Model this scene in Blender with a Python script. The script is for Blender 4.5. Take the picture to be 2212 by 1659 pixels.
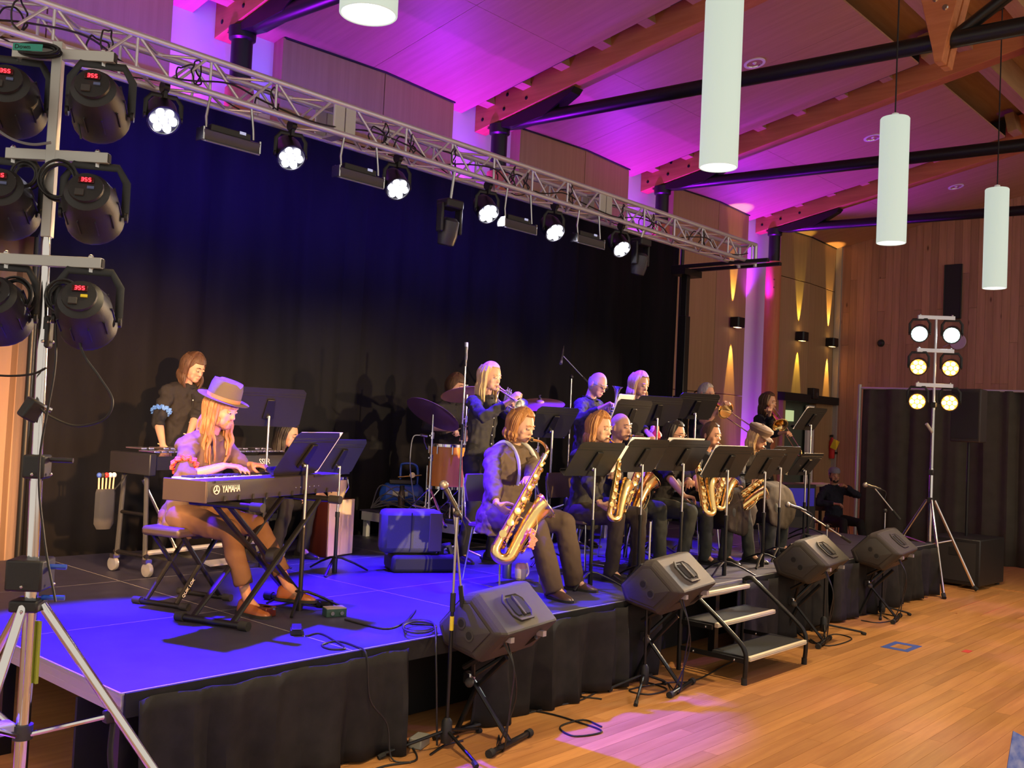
import bpy, bmesh, math, random
from mathutils import Vector, Matrix, Euler, Quaternion
random.seed(7)
V = Vector
sc = bpy.context.scene
C = sc.collection
for o in list(bpy.data.objects): bpy.data.objects.remove(o)
# ------------------------------------------------------------------ camera
F, YAW, PITCH, ROLL, CAMZ = 2126.5, 0.72841782, 0.03611001, 0.04638727, 1.87
_f = V((math.cos(YAW)*math.cos(PITCH), math.sin(YAW)*math.cos(PITCH), math.sin(PITCH)))
_r0 = V((math.sin(YAW), -math.cos(YAW), 0)); _u0 = _r0.cross(_f)
_r = _r0*math.cos(ROLL)+_u0*math.sin(ROLL); _u = -_r0*math.sin(ROLL)+_u0*math.cos(ROLL)
O = V((0, 0, CAMZ))
cam = bpy.data.cameras.new('camera'); cam.sensor_width = 36; cam.lens = F/2212*36; cam.clip_end = 200
camo = bpy.data.objects.new('camera', cam); C.objects.link(camo)
M = Matrix((( _r.x, _u.x, -_f.x, O.x), (_r.y, _u.y, -_f.y, O.y), (_r.z, _u.z, -_f.z, O.z), (0, 0, 0, 1)))
camo.matrix_world = M; sc.camera = camo
def ray(x, y): return _f+_r*((x-1106)/F)-_u*((y-829.5)/F)
def ZP(x, y, z): d = ray(x, y); return O+d*((z-CAMZ)/d.z)       # photo pixel on the level z
def YP(x, y, yy): d = ray(x, y); return O+d*(yy/d.y)             # photo pixel on the plane y
def XP(x, y, xx): d = ray(x, y); return O+d*(xx/d.x)
def KP(x, y, k): return O+ray(x, y)*k
# ------------------------------------------------------------------ world, view
w = bpy.data.worlds.new('world'); sc.world = w; w.use_nodes = True
w.node_tree.nodes['Background'].inputs[0].default_value = (.40, .355, .295, 1)  # brownish background added as fill, standing in for bounced room light
w.node_tree.nodes['Background'].inputs[1].default_value = 2.0
sc.view_settings.view_transform = 'Standard'; sc.view_settings.look = 'None'
sc.view_settings.exposure = 0.0; sc.view_settings.gamma = 1; sc.view_settings.use_curve_mapping = False
def lamp(name, kind, loc, col, power, target=None, size=.1, angle=40, blend=.3, **kw):
    l = bpy.data.lights.new(name, kind); l.color = col; l.energy = power
    if kind == 'SPOT': l.spot_size = math.radians(angle); l.spot_blend = blend; l.shadow_soft_size = size
    elif kind == 'POINT': l.shadow_soft_size = size
    elif kind == 'AREA': l.size = size
    for k, v in kw.items(): setattr(l, k, v)
    o = bpy.data.objects.new(name, l); C.objects.link(o); o.location = loc
    if target is not None:
        o.rotation_euler = (V(target)-V(loc)).to_track_quat('-Z', 'Y').to_euler()
    return o
S = .6                     # stage height
BLUE = (.04, .002, 1.0); MAG = (.36, .006, 1.0); AMB = (1, .58, .26); WARM = (1, .78, .5)
# big wash lights: blue cans on the truss, side trees, pendants, column uplights
PARX = [(352, 255), (627, 336), (857, 403), (1052, 457), (1196, 498), (1340, 534)]
TRY, TRZ = 6.38, 4.32      # truss axis
PARP = [YP(x, y, 6.34) for x, y in PARX]
for i, p in enumerate(PARP):
    lamp('blue_can_light', 'SPOT', p+V((-.05, -.14, -.10)), BLUE, (7600, 6400, 3000, 2500, 2200, 1900)[i], p+V(((-.6, .35, -.35, -.35, -.35, -.35)[i], (-1.45, -1.4, -.7, -.6, -.6, -.6)[i], -3.4)), .05, (43, 45, 48, 50, 50, 50)[i], .3)
    lamp('added_curtain_blue', 'SPOT', p+V((0, .12, .0)), BLUE, (1100, 1000, 800, 600, 500, 400)[i], p+V((0, 1.6, .0)), .05, 118, 1.0)  # extra spots added at the cans to turn the backdrop curtain blue
PEND = [V((2.66, 3.3, 3.58)), V((5.63, 3.3, 3.58)), V((8.64, 3.3, 3.58)), V((11.7, 3.3, 3.58))]
for p in PEND+[V((5.6, -.4, 3.58)), V((9, -.4, 3.58)), V((2.4, -.4, 3.58)), V((12.4, -.4, 3.58))]:
    lamp('pendant_downlight', 'SPOT', p+V((0, 0, .02)), (1, .75, .40), 310, p+V((0, 0, -3)), .05, 100, .9)
XC = [1.567, 5.4775, 9.388, 13.30, 17.21, ]
for i, x in enumerate(XC):
    lamp('column_uplight', 'SPOT', (x-.42, 8.92, .3), MAG, 800, (x-.42, 9.05, 6), .06, 75, .6)
    lamp('column_uplight_high', 'SPOT', (x-.44, 8.98, 4.2), MAG, 420, (x-.62, 8.3, 6), .05, 120, .9)

# unseen warm spots added behind the viewpoint to brighten the players
for p, t, e, c_ in (((1.0, -5, 2.9), (3.6, 5.6, 1.75), 12000, (1, .48, .16)), ((4.5, -5.5, 2.9), (5.7, 5.1, 1.75), 8000, (1, .76, .36)), ((8.5, -5.5, 2.9), (7.3, 5.2, 1.85), 5200, (1, .66, .32)), ((10.5, -5, 2.9), (8.9, 5.3, 1.85), 5000, (1, .64, .32)), ((13, -4.5, 2.9), (10.9, 5.8, 1.9), 4000, (1, .64, .34))):
    lamp('added_front_fill', 'SPOT', p, c_, e, t, .08, 14.5, .8)
# break-up patterns thrown on the dance floor by violet profile lights
def gobo(loc, target, power, angle, scale, lo, hi, col=(.42, .1, 1)):
    o = lamp('violet_profile', 'SPOT', loc, col, power, target, .01, angle, .25); l = o.data; l.use_nodes = True; nt = l.node_tree; em = nt.nodes['Emission']
    tc = nt.nodes.new('ShaderNodeTexCoord'); n = nt.nodes.new('ShaderNodeTexNoise'); n.inputs['Scale'].default_value = scale; n.inputs['Detail'].default_value = 2.0; r = nt.nodes.new('ShaderNodeValToRGB'); r.color_ramp.elements[0].position = lo; r.color_ramp.elements[1].position = hi
    nt.links.new(tc.outputs['Normal'], n.inputs['Vector']); nt.links.new(n.outputs['Fac'], r.inputs[0]); nt.links.new(r.outputs[0], em.inputs['Strength'])
gobo((8.5, -2.5, 5.6), (6.2, 2.2, 0), 480, 40, 7, .48, .62); gobo((13, -2.0, 5.6), (10.2, 2.0, 0), 900, 44, 8, .48, .62)
# ------------------------------------------------------------------ materials
MATS = {}
def mat(name, col=(.5, .5, .5), rough=.5, metal=0, emit=None, es=1, noise=None, nscale=20, bump=0, bscale=60, stretch=(1, 1, 1), spec=.5, alpha=1, trans=0, sheen=0, coat=0, coords='Object', detail=4):
    if name in MATS: return MATS[name]
    m = bpy.data.materials.new(name); m.use_nodes = True; nt = m.node_tree; b = nt.nodes['Principled BSDF']
    b.inputs['Base Color'].default_value = (*col, 1); b.inputs['Roughness'].default_value = rough; b.inputs['Metallic'].default_value = metal
    b.inputs['Specular IOR Level'].default_value = spec
    if sheen: b.inputs['Sheen Weight'].default_value = sheen
    if coat: b.inputs['Coat Weight'].default_value = coat
    if trans: b.inputs['Transmission Weight'].default_value = trans
    if alpha < 1: b.inputs['Alpha'].default_value = alpha
    if emit: b.inputs['Emission Color'].default_value = (*emit, 1); b.inputs['Emission Strength'].default_value = es
    if noise or bump:
        tc = nt.nodes.new('ShaderNodeTexCoord'); mp = nt.nodes.new('ShaderNodeMapping'); mp.inputs['Scale'].default_value = stretch
        nt.links.new(tc.outputs[coords], mp.inputs[0])
    if noise:
        n = nt.nodes.new('ShaderNodeTexNoise'); n.inputs['Scale'].default_value = nscale; n.inputs['Detail'].default_value = detail
        nt.links.new(mp.outputs[0], n.inputs['Vector'])
        r = nt.nodes.new('ShaderNodeValToRGB'); r.color_ramp.elements[0].position = .32; r.color_ramp.elements[1].position = .7
        r.color_ramp.elements[0].color = (*col, 1); r.color_ramp.elements[1].color = (*noise, 1)
        nt.links.new(n.outputs['Fac'], r.inputs[0]); nt.links.new(r.outputs[0], b.inputs['Base Color'])
    if bump:
        n2 = nt.nodes.new('ShaderNodeTexNoise'); n2.inputs['Scale'].default_value = bscale; n2.inputs['Detail'].default_value = 3
        nt.links.new(mp.outputs[0], n2.inputs['Vector'])
        bp = nt.nodes.new('ShaderNodeBump'); bp.inputs['Strength'].default_value = bump; bp.inputs['Distance'].default_value = .01
        nt.links.new(n2.outputs['Fac'], bp.inputs['Height']); nt.links.new(bp.outputs[0], b.inputs['Normal'])
    MATS[name] = m; return m
def wood(name, c1, c2, rough=.5, stretch=(1, 14, 14), scale=1.2, rnd=.25, knots=False, coords='Object', spec=.4, bump=.1):
    m = bpy.data.materials.new(name); m.use_nodes = True; nt = m.node_tree; b = nt.nodes['Principled BSDF']; L = nt.links.new
    tc = nt.nodes.new('ShaderNodeTexCoord'); mp = nt.nodes.new('ShaderNodeMapping'); mp.inputs['Scale'].default_value = stretch
    oi = nt.nodes.new('ShaderNodeObjectInfo'); ad = nt.nodes.new('ShaderNodeVectorMath'); ad.operation = 'ADD'
    sc_ = nt.nodes.new('ShaderNodeMath'); sc_.operation = 'MULTIPLY'; sc_.inputs[1].default_value = 40
    L(oi.outputs['Random'], sc_.inputs[0]); L(tc.outputs[coords], ad.inputs[0]); L(sc_.outputs[0], ad.inputs[1]); L(ad.outputs[0], mp.inputs[0])
    n = nt.nodes.new('ShaderNodeTexNoise'); n.inputs['Scale'].default_value = scale; n.inputs['Detail'].default_value = 6; n.inputs['Roughness'].default_value = .6
    L(mp.outputs[0], n.inputs['Vector'])
    r = nt.nodes.new('ShaderNodeValToRGB'); r.color_ramp.elements[0].position = .3; r.color_ramp.elements[1].position = .72
    r.color_ramp.elements[0].color = (*c1, 1); r.color_ramp.elements[1].color = (*c2, 1); L(n.outputs['Fac'], r.inputs[0])
    hs = nt.nodes.new('ShaderNodeHueSaturation'); mr = nt.nodes.new('ShaderNodeMapRange'); mr.inputs['To Min'].default_value = 1-rnd; mr.inputs['To Max'].default_value = 1+rnd
    L(oi.outputs['Random'], mr.inputs[0]); L(mr.outputs[0], hs.inputs['Value']); L(r.outputs[0], hs.inputs['Color'])
    out = hs.outputs[0]
    if knots:
        v = nt.nodes.new('ShaderNodeTexVoronoi'); v.inputs['Scale'].default_value = 2.2; mp2 = nt.nodes.new('ShaderNodeMapping'); mp2.inputs['Scale'].default_value = (1, 1.6, .55)
        L(ad.outputs[0], mp2.inputs[0]); L(mp2.outputs[0], v.inputs['Vector'])
        r2 = nt.nodes.new('ShaderNodeValToRGB'); r2.color_ramp.elements[0].position = .03; r2.color_ramp.elements[1].position = .09
        r2.color_ramp.elements[0].color = (.25, .2, .2, 1); r2.color_ramp.elements[1].color = (1, 1, 1, 1); L(v.outputs['Distance'], r2.inputs[0])
        mx = nt.nodes.new('ShaderNodeMixRGB'); mx.blend_type = 'MULTIPLY'; mx.inputs[0].default_value = 1; L(out, mx.inputs[1]); L(r2.outputs[0], mx.inputs[2]); out = mx.outputs[0]
    L(out, b.inputs['Base Color']); b.inputs['Roughness'].default_value = rough; b.inputs['Specular IOR Level'].default_value = spec
    if bump:
        bp = nt.nodes.new('ShaderNodeBump'); bp.inputs['Strength'].default_value = bump; bp.inputs['Distance'].default_value = .004; L(n.outputs['Fac'], bp.inputs['Height']); L(bp.outputs[0], b.inputs['Normal'])
    MATS[name] = m; return m
mat('black_metal', (.012, .012, .013), .38, .3)
mat('black_plastic', (.014, .014, .016), .45, 0, bump=.15, bscale=400)
mat('black_matte', (.01, .01, .011), .75)
mat('grey_plastic', (.05, .047, .045), .6, 0, bump=.35, bscale=500)
mat('monitor_shell', (.042, .036, .03), .62, 0, noise=(.05, .043, .036), nscale=300, bump=.4, bscale=700)
mat('steel', (.55, .55, .56), .25, 1)
mat('chrome', (.75, .75, .77), .12, 1)
mat('alu', (.70, .70, .78), .34, .6, bump=.05, bscale=200)
mat('dull_alu', (.52, .52, .5), .55, .6)
mat('brass', (1.0, .72, .30), .2, 1)
mat('dark_brass', (.75, .45, .18), .22, 1)
mat('silver', (.9, .9, .92), .24, 1)
mat('rubber', (.015, .015, .015), .8)
mat('tread', (.022, .022, .024), .85, 0, bump=.5, bscale=900)
mat('cream', (.8, .72, .5), .5)
mat('paper', (.85, .84, .82), .7)
mat('white', (.8, .8, .8), .6)
mat('white_wall', (.78, .77, .76), .7, bump=.05, bscale=300)
mat('deck_top', (.026, .025, .05), .5, 0, noise=(.036, .035, .066), nscale=7, bump=.1, bscale=200, spec=.5)
mat('curtain', (.0075, .007, .009), .95, 0, noise=(.0105, .01, .0125), nscale=6, stretch=(1, 1, .15), bump=.1, bscale=400, spec=.1)
mat('skirt', (.022, .021, .022), .92, 0, noise=(.032, .03, .031), nscale=9, bump=.15, bscale=500, spec=.15)
mat('drape', (.07, .064, .052), .95, 0, noise=(.085, .078, .065), nscale=6, bump=.15, bscale=400, spec=.15)
mat('tan_drape', (.33, .2, .14), .85, 0, noise=(.4, .26, .19), nscale=4, stretch=(1, 1, .2))
mat('cable', (.012, .012, .013), .5)
mat('blue_paint', (.02, .08, .5), .3, coat=.5)
mat('red_led', (.2, 0, 0), .4, emit=(1, .02, .03), es=7)
mat('led_white', (1, 1, 1), .4, emit=(.9, .88, 1), es=30)
mat('led_cool', (1, 1, 1), .4, emit=(.82, 1, .97), es=26)
mat('led_amber', (1, .8, .5), .4, emit=(1, .62, .22), es=26)
mat('pendant_glass', (.3, .33, .3), .5, emit=(.78, .93, .80), es=.60)
mat('pendant_inner', (.7, .66, .7), .5, emit=(.8, .74, .85), es=.25)
mat('bulb', (1, 1, 1), .5, emit=(1, .97, .88), es=8)
mat('green_tape', (.03, .3, .24), .6)
mat('yellow', (.75, .6, .03), .5); mat('red', (.6, .03, .03), .5)
mat('blue_tape', (.03, .08, .4), .6)
mat('white_print', (.75, .72, .65), .6)
mat('eye_white', (.75, .72, .7), .3); mat('eye_dark', (.02, .012, .01), .2)
mat('lens_glass', (.9, .9, .95), .05, trans=1, alpha=.25)
wood('floor_wood', (.44, .19, .06), (.60, .29, .10), .33, (1.2, 16, 16), 1.3, .16, spec=.5)
wood('beam_wood', (.43, .145, .052), (.58, .225, .088), .5, (14, 1.0, 14), 1.1, .08)
wood('post_wood', (.43, .15, .06), (.55, .22, .09), .5, (14, 14, 1.0), 1.1, .1)
wood('ceiling_ply', (.42, .23, .15), (.5, .28, .19), .5, (14, .8, 1), 1.2, .05, bump=.03)
wood('wall_ply', (.36, .23, .115), (.43, .285, .15), .5, (9, 9, .25), 2.2, .05, bump=.02)
wood('cedar', (.36, .19, .12), (.5, .28, .185), .55, (10, 10, .5), 1.6, .2, knots=True)
wood('deck_wood', (.40, .25, .12), (.5, .33, .17), .6, (1, 14, 8), 1.2, .1)
wood('maple', (.62, .2, .03), (.75, .28, .05), .25, (14, 14, 1.5), 1, .05)
wood('pale_wood', (.72, .5, .27), (.8, .58, .34), .4, (8, 8, .6), 1.2, .05)
wood('dark_red_wood', (.05, .01, .006), (.1, .02, .01), .35, (8, 8, .6), 1.4, .05)
# ------------------------------------------------------------------ mesh helpers
def perp(d):
    d = V(d).normalized(); a = V((0, 0, 1)) if abs(d.z) < .9 else V((1, 0, 0))
    x = d.cross(a).normalized(); return x, d.cross(x).normalized()
class MB:
    def __init__(s): s.v = []; s.f = []; s.mi = []; s.cur = 0
    def add(s, vs, fs):
        n = len(s.v); s.v += [tuple(p) for p in vs]; s.f += [tuple(i+n for i in f) for f in fs]; s.mi += [s.cur]*len(fs); return s
    def box(s, c, size, R=None):
        h = V(size)/2; P = [V((x*h.x, y*h.y, z*h.z)) for x in (-1, 1) for y in (-1, 1) for z in (-1, 1)]
        if R is not None: P = [R @ p for p in P]
        return s.add([V(c)+p for p in P], [(0, 1, 3, 2), (4, 6, 7, 5), (0, 4, 5, 1), (2, 3, 7, 6), (0, 2, 6, 4), (1, 5, 7, 3)])
    def box2(s, lo, hi): lo = V(lo); hi = V(hi); return s.box((lo+hi)/2, hi-lo)
    def hexa(s, P): return s.add(P, [(0, 1, 3, 2), (4, 6, 7, 5), (0, 4, 5, 1), (2, 3, 7, 6), (0, 2, 6, 4), (1, 5, 7, 3)])
    def prism(s, poly, d):          # polygon (3-D points) extruded by d
        n = len(poly); d = V(d); P = [V(p) for p in poly]+[V(p)+d for p in poly]
        return s.add(P, [tuple(range(n))[::-1], tuple(range(n, 2*n))]+[(i, (i+1) % n, n+(i+1) % n, n+i) for i in range(n)])
    def loft(s, rings, caps=True, closed=True):
        n = len(rings[0]); P = [V(p) for r in rings for p in r]; fs = []
        for k in range(len(rings)-1):
            for i in range(n if closed else n-1):
                j = (i+1) % n; fs.append((k*n+i, k*n+j, (k+1)*n+j, (k+1)*n+i))
        if caps and closed: fs += [tuple(range(n))[::-1], tuple((len(rings)-1)*n+i for i in range(n))]
        return s.add(P, fs)
    def tube(s, pts, r, n=8, caps=True, flat=1, up=None):
        pts = [V(p) for p in pts]; m = len(pts); rs = r if isinstance(r, (list, tuple)) else [r]*m
        rings = []; x = None
        for i, p in enumerate(pts):
            d = (pts[min(i+1, m-1)]-pts[max(i-1, 0)])
            if d.length < 1e-9: d = V((0, 0, 1))
            d.normalize()
            if x is None:
                if up is not None: x = d.cross(V(up)).normalized()
                else: x, _ = perp(d)
            else:
                x = x-d*x.dot(d)
                x = x.normalized() if x.length > 1e-6 else perp(d)[0]
            y = d.cross(x)
            rings.append([p+x*(rs[i]*math.cos(2*math.pi*k/n))+y*(rs[i]*flat*math.sin(2*math.pi*k/n)) for k in range(n)])
        return s.loft(rings, caps)
    def lathe(s, prof, n=24, M=None, caps=True):   # profile (r,z) around z
        rings = [[V((r*math.cos(2*math.pi*k/n), r*math.sin(2*math.pi*k/n), z)) for k in range(n)] for r, z in prof]
        if M is not None: rings = [[M @ p for p in r] for r in rings]
        return s.loft(rings, caps)
    def ball(s, c, r, nu=16, nv=10, R=None, fn=None):
        r = V((r, r, r)) if isinstance(r, (int, float)) else V(r); rings = []
        for j in range(nv+1):
            t = math.pi*j/nv; ring = []
            for k in range(nu):
                a = 2*math.pi*k/nu; st = max(math.sin(t), .02)
                p = V((math.cos(a)*st, math.sin(a)*st, -math.cos(t)))
                if fn: p = fn(p)
                p = V((p.x*r.x, p.y*r.y, p.z*r.z))
                if R is not None: p = R @ p
                ring.append(V(c)+p)
            rings.append(ring)
        return s.loft(rings, True)
    def mesh(s, name, mats, smooth=True, bevel=0):
        me = bpy.data.meshes.new(name); me.from_pydata(s.v, [], s.f)
        for m in (mats if isinstance(mats, (list, tuple)) else [mats]): me.materials.append(MATS[m] if isinstance(m, str) else m)
        if isinstance(mats, (list, tuple)) and len(mats) > 1: me.polygons.foreach_set('material_index', s.mi)
        bm = bmesh.new(); bm.from_mesh(me); bmesh.ops.recalc_face_normals(bm, faces=bm.faces); bm.to_mesh(me); bm.free()
        if smooth:
            me.polygons.foreach_set('use_smooth', [True]*len(me.polygons)); me.set_sharp_from_angle(angle=math.radians(38))
        me.update(); return me
    def obj(s, name, mats, parent=None, smooth=True, bevel=0, M=None):
        o = bpy.data.objects.new(name, s.mesh(name, mats, smooth)); C.objects.link(o)
        if parent is not None: o.parent = parent
        if M is not None: o.matrix_basis = M
        if bevel:
            b = o.modifiers.new('bevel', 'BEVEL'); b.width = bevel; b.segments = 2; b.limit_method = 'ANGLE'; b.angle_limit = math.radians(35)
        return o
def inst(me, name, parent=None, M=None):
    o = bpy.data.objects.new(name, me); C.objects.link(o)
    if parent is not None: o.parent = parent
    if M is not None: o.matrix_basis = M
    return o
def tag(o, label, cat, group=None, kind=None):
    o['label'] = label; o['category'] = cat
    if group: o['group'] = group
    if kind: o['kind'] = kind
    return o
def thing(name, label, cat, loc=(0, 0, 0), rot=0, group=None):
    o = bpy.data.objects.new(name, None); o.empty_display_size = .05; C.objects.link(o); o.location = loc
    o.rotation_euler = rot if isinstance(rot, (tuple, Euler)) else (0, 0, rot)
    return tag(o, label, cat, group)
def struct(o): o['kind'] = 'structure'; return o
def dup(root, M=None, label=None, group=None, loc=None, rot=None):
    def cp(o, par):
        c = o.copy(); C.objects.link(c); c.parent = par
        for ch in list(kids.get(o.name, [])): cp(ch, c)
        return c
    kids = {}
    for o in bpy.data.objects:
        if o.parent: kids.setdefault(o.parent.name, []).append(o)
    r = cp(root, None)
    if M is not None: r.matrix_basis = M
    if loc is not None: r.location = loc
    if rot is not None: r.rotation_euler = rot if isinstance(rot, (tuple, Euler)) else (0, 0, rot)
    if label: r['label'] = label
    if group: r['group'] = group
    return r
def tr(x, y, z): return Matrix.Translation((x, y, z))
def align(a, b):      # matrix: local z axis from a to b, scaled to length
    a = V(a); b = V(b); d = b-a; q = d.to_track_quat('Z', 'Y').to_matrix().to_4x4()
    return Matrix.Translation(a) @ q @ Matrix.Diagonal((1, 1, d.length, 1))
def arc(c, r, a0, a1, n, ax=(1, 0, 0), ay=(0, 0, 1)):
    c = V(c); ax = V(ax); ay = V(ay)
    return [c+ax*(r*math.cos(math.radians(a0+(a1-a0)*i/n)))+ay*(r*math.sin(math.radians(a0+(a1-a0)*i/n))) for i in range(n+1)]
def spline(pts, n=8):  # Catmull-Rom
    P = [V(p) for p in pts]; P = [P[0]*2-P[1]]+P+[P[-1]*2-P[-2]]; out = []
    for i in range(1, len(P)-2):
        for k in range(n):
            t = k/n; a, b, c, d = P[i-1:i+3]
            out.append(.5*((2*b)+(c-a)*t+(2*a-5*b+4*c-d)*t*t+(3*b-a-3*c+d)*t**3))
    out.append(P[-2]); return out
def cable(name, label, pts, r=.0045, matn='cable', n=7, group=None, parent=None, cat='cable'):
    o = MB().tube(spline(pts, n), r, 6).obj(name, matn, parent)
    if parent is None: tag(o, label, cat, group)
    return o
# ------------------------------------------------------------------ room shell
def zceil(y): return 5.9+.2*(9-y)
# floor: sub floor slab and boards laid along x where they can be told apart
floor = struct(MB().box2((-3, -8, -.12), (21, 10, -.012)).obj('floor', 'floor_wood'))
PW = .104; rows = 36; plank_mesh = {}
for L_ in (1.2, 1.6, 2.0, 2.4):
    mb = MB(); mb.box2((.0008, .0008, -.012), (L_-.0008, PW-.0008, 0)); plank_mesh[L_] = mb.mesh('floor_plank', 'floor_wood', False)
rr = random.Random(3)
y0 = 4.1
for k in range(rows):
    yy = y0-PW*(k+1); x = 2.2-rr.random()*1.2+max(0, (y0-yy-1.6))*.0
    xe = 11.2 if k < 26 else 9.5
    while x < xe:
        L_ = rr.choice((1.6, 2.0, 2.4, 2.4)); inst(plank_mesh[L_], 'floor_plank', floor, tr(x, yy, 0)); x += L_
# fill around the planked field so the surface is level
mb = MB()
mb.box2((-3, -8, -.012), (21, y0-PW*rows-.001, 0)); mb.box2((-3, y0+.001, -.012), (21, 10, 0))
mb.box2((-3, y0-PW*rows, -.012), (.95, y0, 0)); mb.box2((13.7, y0-PW*rows, -.012), (21, y0, 0))
mb.obj('floor_border', 'floor_wood', floor)
# back wall: white recess wall, ply panels in folded pairs
wall = struct(MB().box2((-3, 9.16, 0), (20.9, 9.8, 8)).obj('wall_back', 'white_wall'))
for i in range(-1, 5):
    xa = (XC[i] if i >= 0 else XC[0]-3.91)+.64; xb = xa-.64+3.91-.66; xm = xa+(xb-xa)*.53
    if i == 4: xb = 20.5; xm = xa+1.25
    def panel(x0, y0_, x1, y1_, z0, z1a, z1b, nm='wall_panel'):
        g = .006; mb = MB(); mb.hexa([(x0+g, y0_, z0), (x0+g, y0_, z1a), (x0+g, 9.16, z0), (x0+g, 9.16, z1a), (x1-g, y1_, z0), (x1-g, y1_, z1b), (x1-g, 9.16, z0), (x1-g, 9.16, z1b)])
        return mb.obj(nm, 'wall_ply', wall, False, .004)
    for (x0, yA, x1, yB) in ((xa, 9.0, xm, 8.93), (xm, 8.93, xb, 9.0)):
        za, zb = zceil(yA)-.012, zceil(yB)-.012
        if i == 4:
            if x1 == xb: panel(x0, yA, xb, yB, 2.66, 4.95, 4.95)
            else: panel(x0, yA, 18.02, 8.99, 0, 2.66, 2.66); panel(x0, yA, x1, yB, 2.67, 4.95, 4.95)
            panel(x0, yA, x1, yB, 4.962, za, zb)
        else:
            for z0, z1 in ((0, 2.5), (2.51, 4.95)): panel(x0, yA, x1, yB, z0, z1, z1)
            panel(x0, yA, x1, yB, 4.962, za, zb)
    mb = MB()     # fluted ribs of the upper wall: fine, told apart only close by
    mb.box2((xa-.02, 8.985, 0), (xa+.008, 9.17, zceil(9)-.01)); mb.obj('panel_return', 'wall_ply', wall, False)
    mb = MB(); mb.tube([(xa, 8.99, zceil(9)), (xm, 8.92, zceil(8.93)), (xb, 8.99, zceil(9))], .014, 6); mb.obj('panel_top_trim', 'black_matte', wall)  # thin black strip along the panel tops
# end wall: vertical cedar boards
endw = struct(MB().box2((20.53, -8, 0), (20.8, 9.16, 9)).obj('wall_right', 'cedar'))
bw = .152; yb = 8.98; k = 0; bm_cache = {}
while yb > 2.6:
    d_ = [.0, .004, .009][rr.randrange(3)]
    zt = zceil(max(yb, 4.65))+.25
    sp = [0]+sorted(rr.sample([1.5, 2.2, 3.0, 3.8, 4.5, 5.2], rr.choice((1, 2))))+[zt]
    for a, b in zip(sp, sp[1:]):
        inst(MB().box2((20.5-d_, -bw+.003, a+.002), (20.54, 0, b-.002)).mesh('cedar_board', 'cedar', False), 'cedar_board', endw, tr(0, yb, 0))
    yb -= bw
struct(MB().box2((20.44, 8.86, 0), (20.53, 8.99, 5.93)).obj('trim_1', 'dull_alu'))
# ceiling: ply panels between the beams, deck and purlins above
deckc = MB(); deckc.hexa([(-3, -1, zceil(-1)+.45), (-3, -1, zceil(-1)+.55), (-3, 9.8, zceil(9.8)+.45), (-3, 9.8, zceil(9.8)+.55), (21, -1, zceil(-1)+.45), (21, -1, zceil(-1)+.55), (21, 9.8, zceil(9.8)+.45), (21, 9.8, zceil(9.8)+.55)])
ceilo = struct(deckc.obj('ceiling', 'deck_wood', None, False))
def slab(x0, x1, ya, yb, t=.025, nm='ceiling_panel', m='ceiling_ply'):
    g = .003; mb = MB(); mb.hexa([(x0+g, ya+g, zceil(ya)), (x0+g, ya+g, zceil(ya)+t), (x0+g, yb-g, zceil(yb)), (x0+g, yb-g, zceil(yb)+t), (x1-g, ya+g, zceil(ya)), (x1-g, ya+g, zceil(ya)+t), (x1-g, yb-g, zceil(yb)), (x1-g, yb-g, zceil(yb)+t)])
    return mb.obj(nm, m, ceilo, False)
for i in range(-1, 5):
    xl = (XC[i] if i >= 0 else XC[0]-3.91)
    x0, x1 = xl+.36, xl+3.91-.36
    if i == 4: x1 = 20.55
    xm = (x0+x1)/2-.12
    for ya, yb in ((4.65, 7.28), (7.28, 9.66)):
        if i == 4: slab(x0, x1, ya, yb)
        else: slab(x0, xm, ya, yb); slab(xm, x1, ya, yb)
    for xx in (x0, x1-.012):       # panel edge fascias
        mb = MB(); mb.hexa([(xx, 4.65, zceil(4.65)), (xx, 4.65, zceil(4.65)+.3), (xx, 9.6, zceil(9.6)), (xx, 9.6, zceil(9.6)+.3), (xx+.012, 4.65, zceil(4.65)), (xx+.012, 4.65, zceil(4.65)+.3), (xx+.012, 9.6, zceil(9.6)), (xx+.012, 9.6, zceil(9.6)+.3)])
        if i < 4 or xx == x0: mb.obj('panel_fascia', 'black_matte', ceilo, False)
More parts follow.
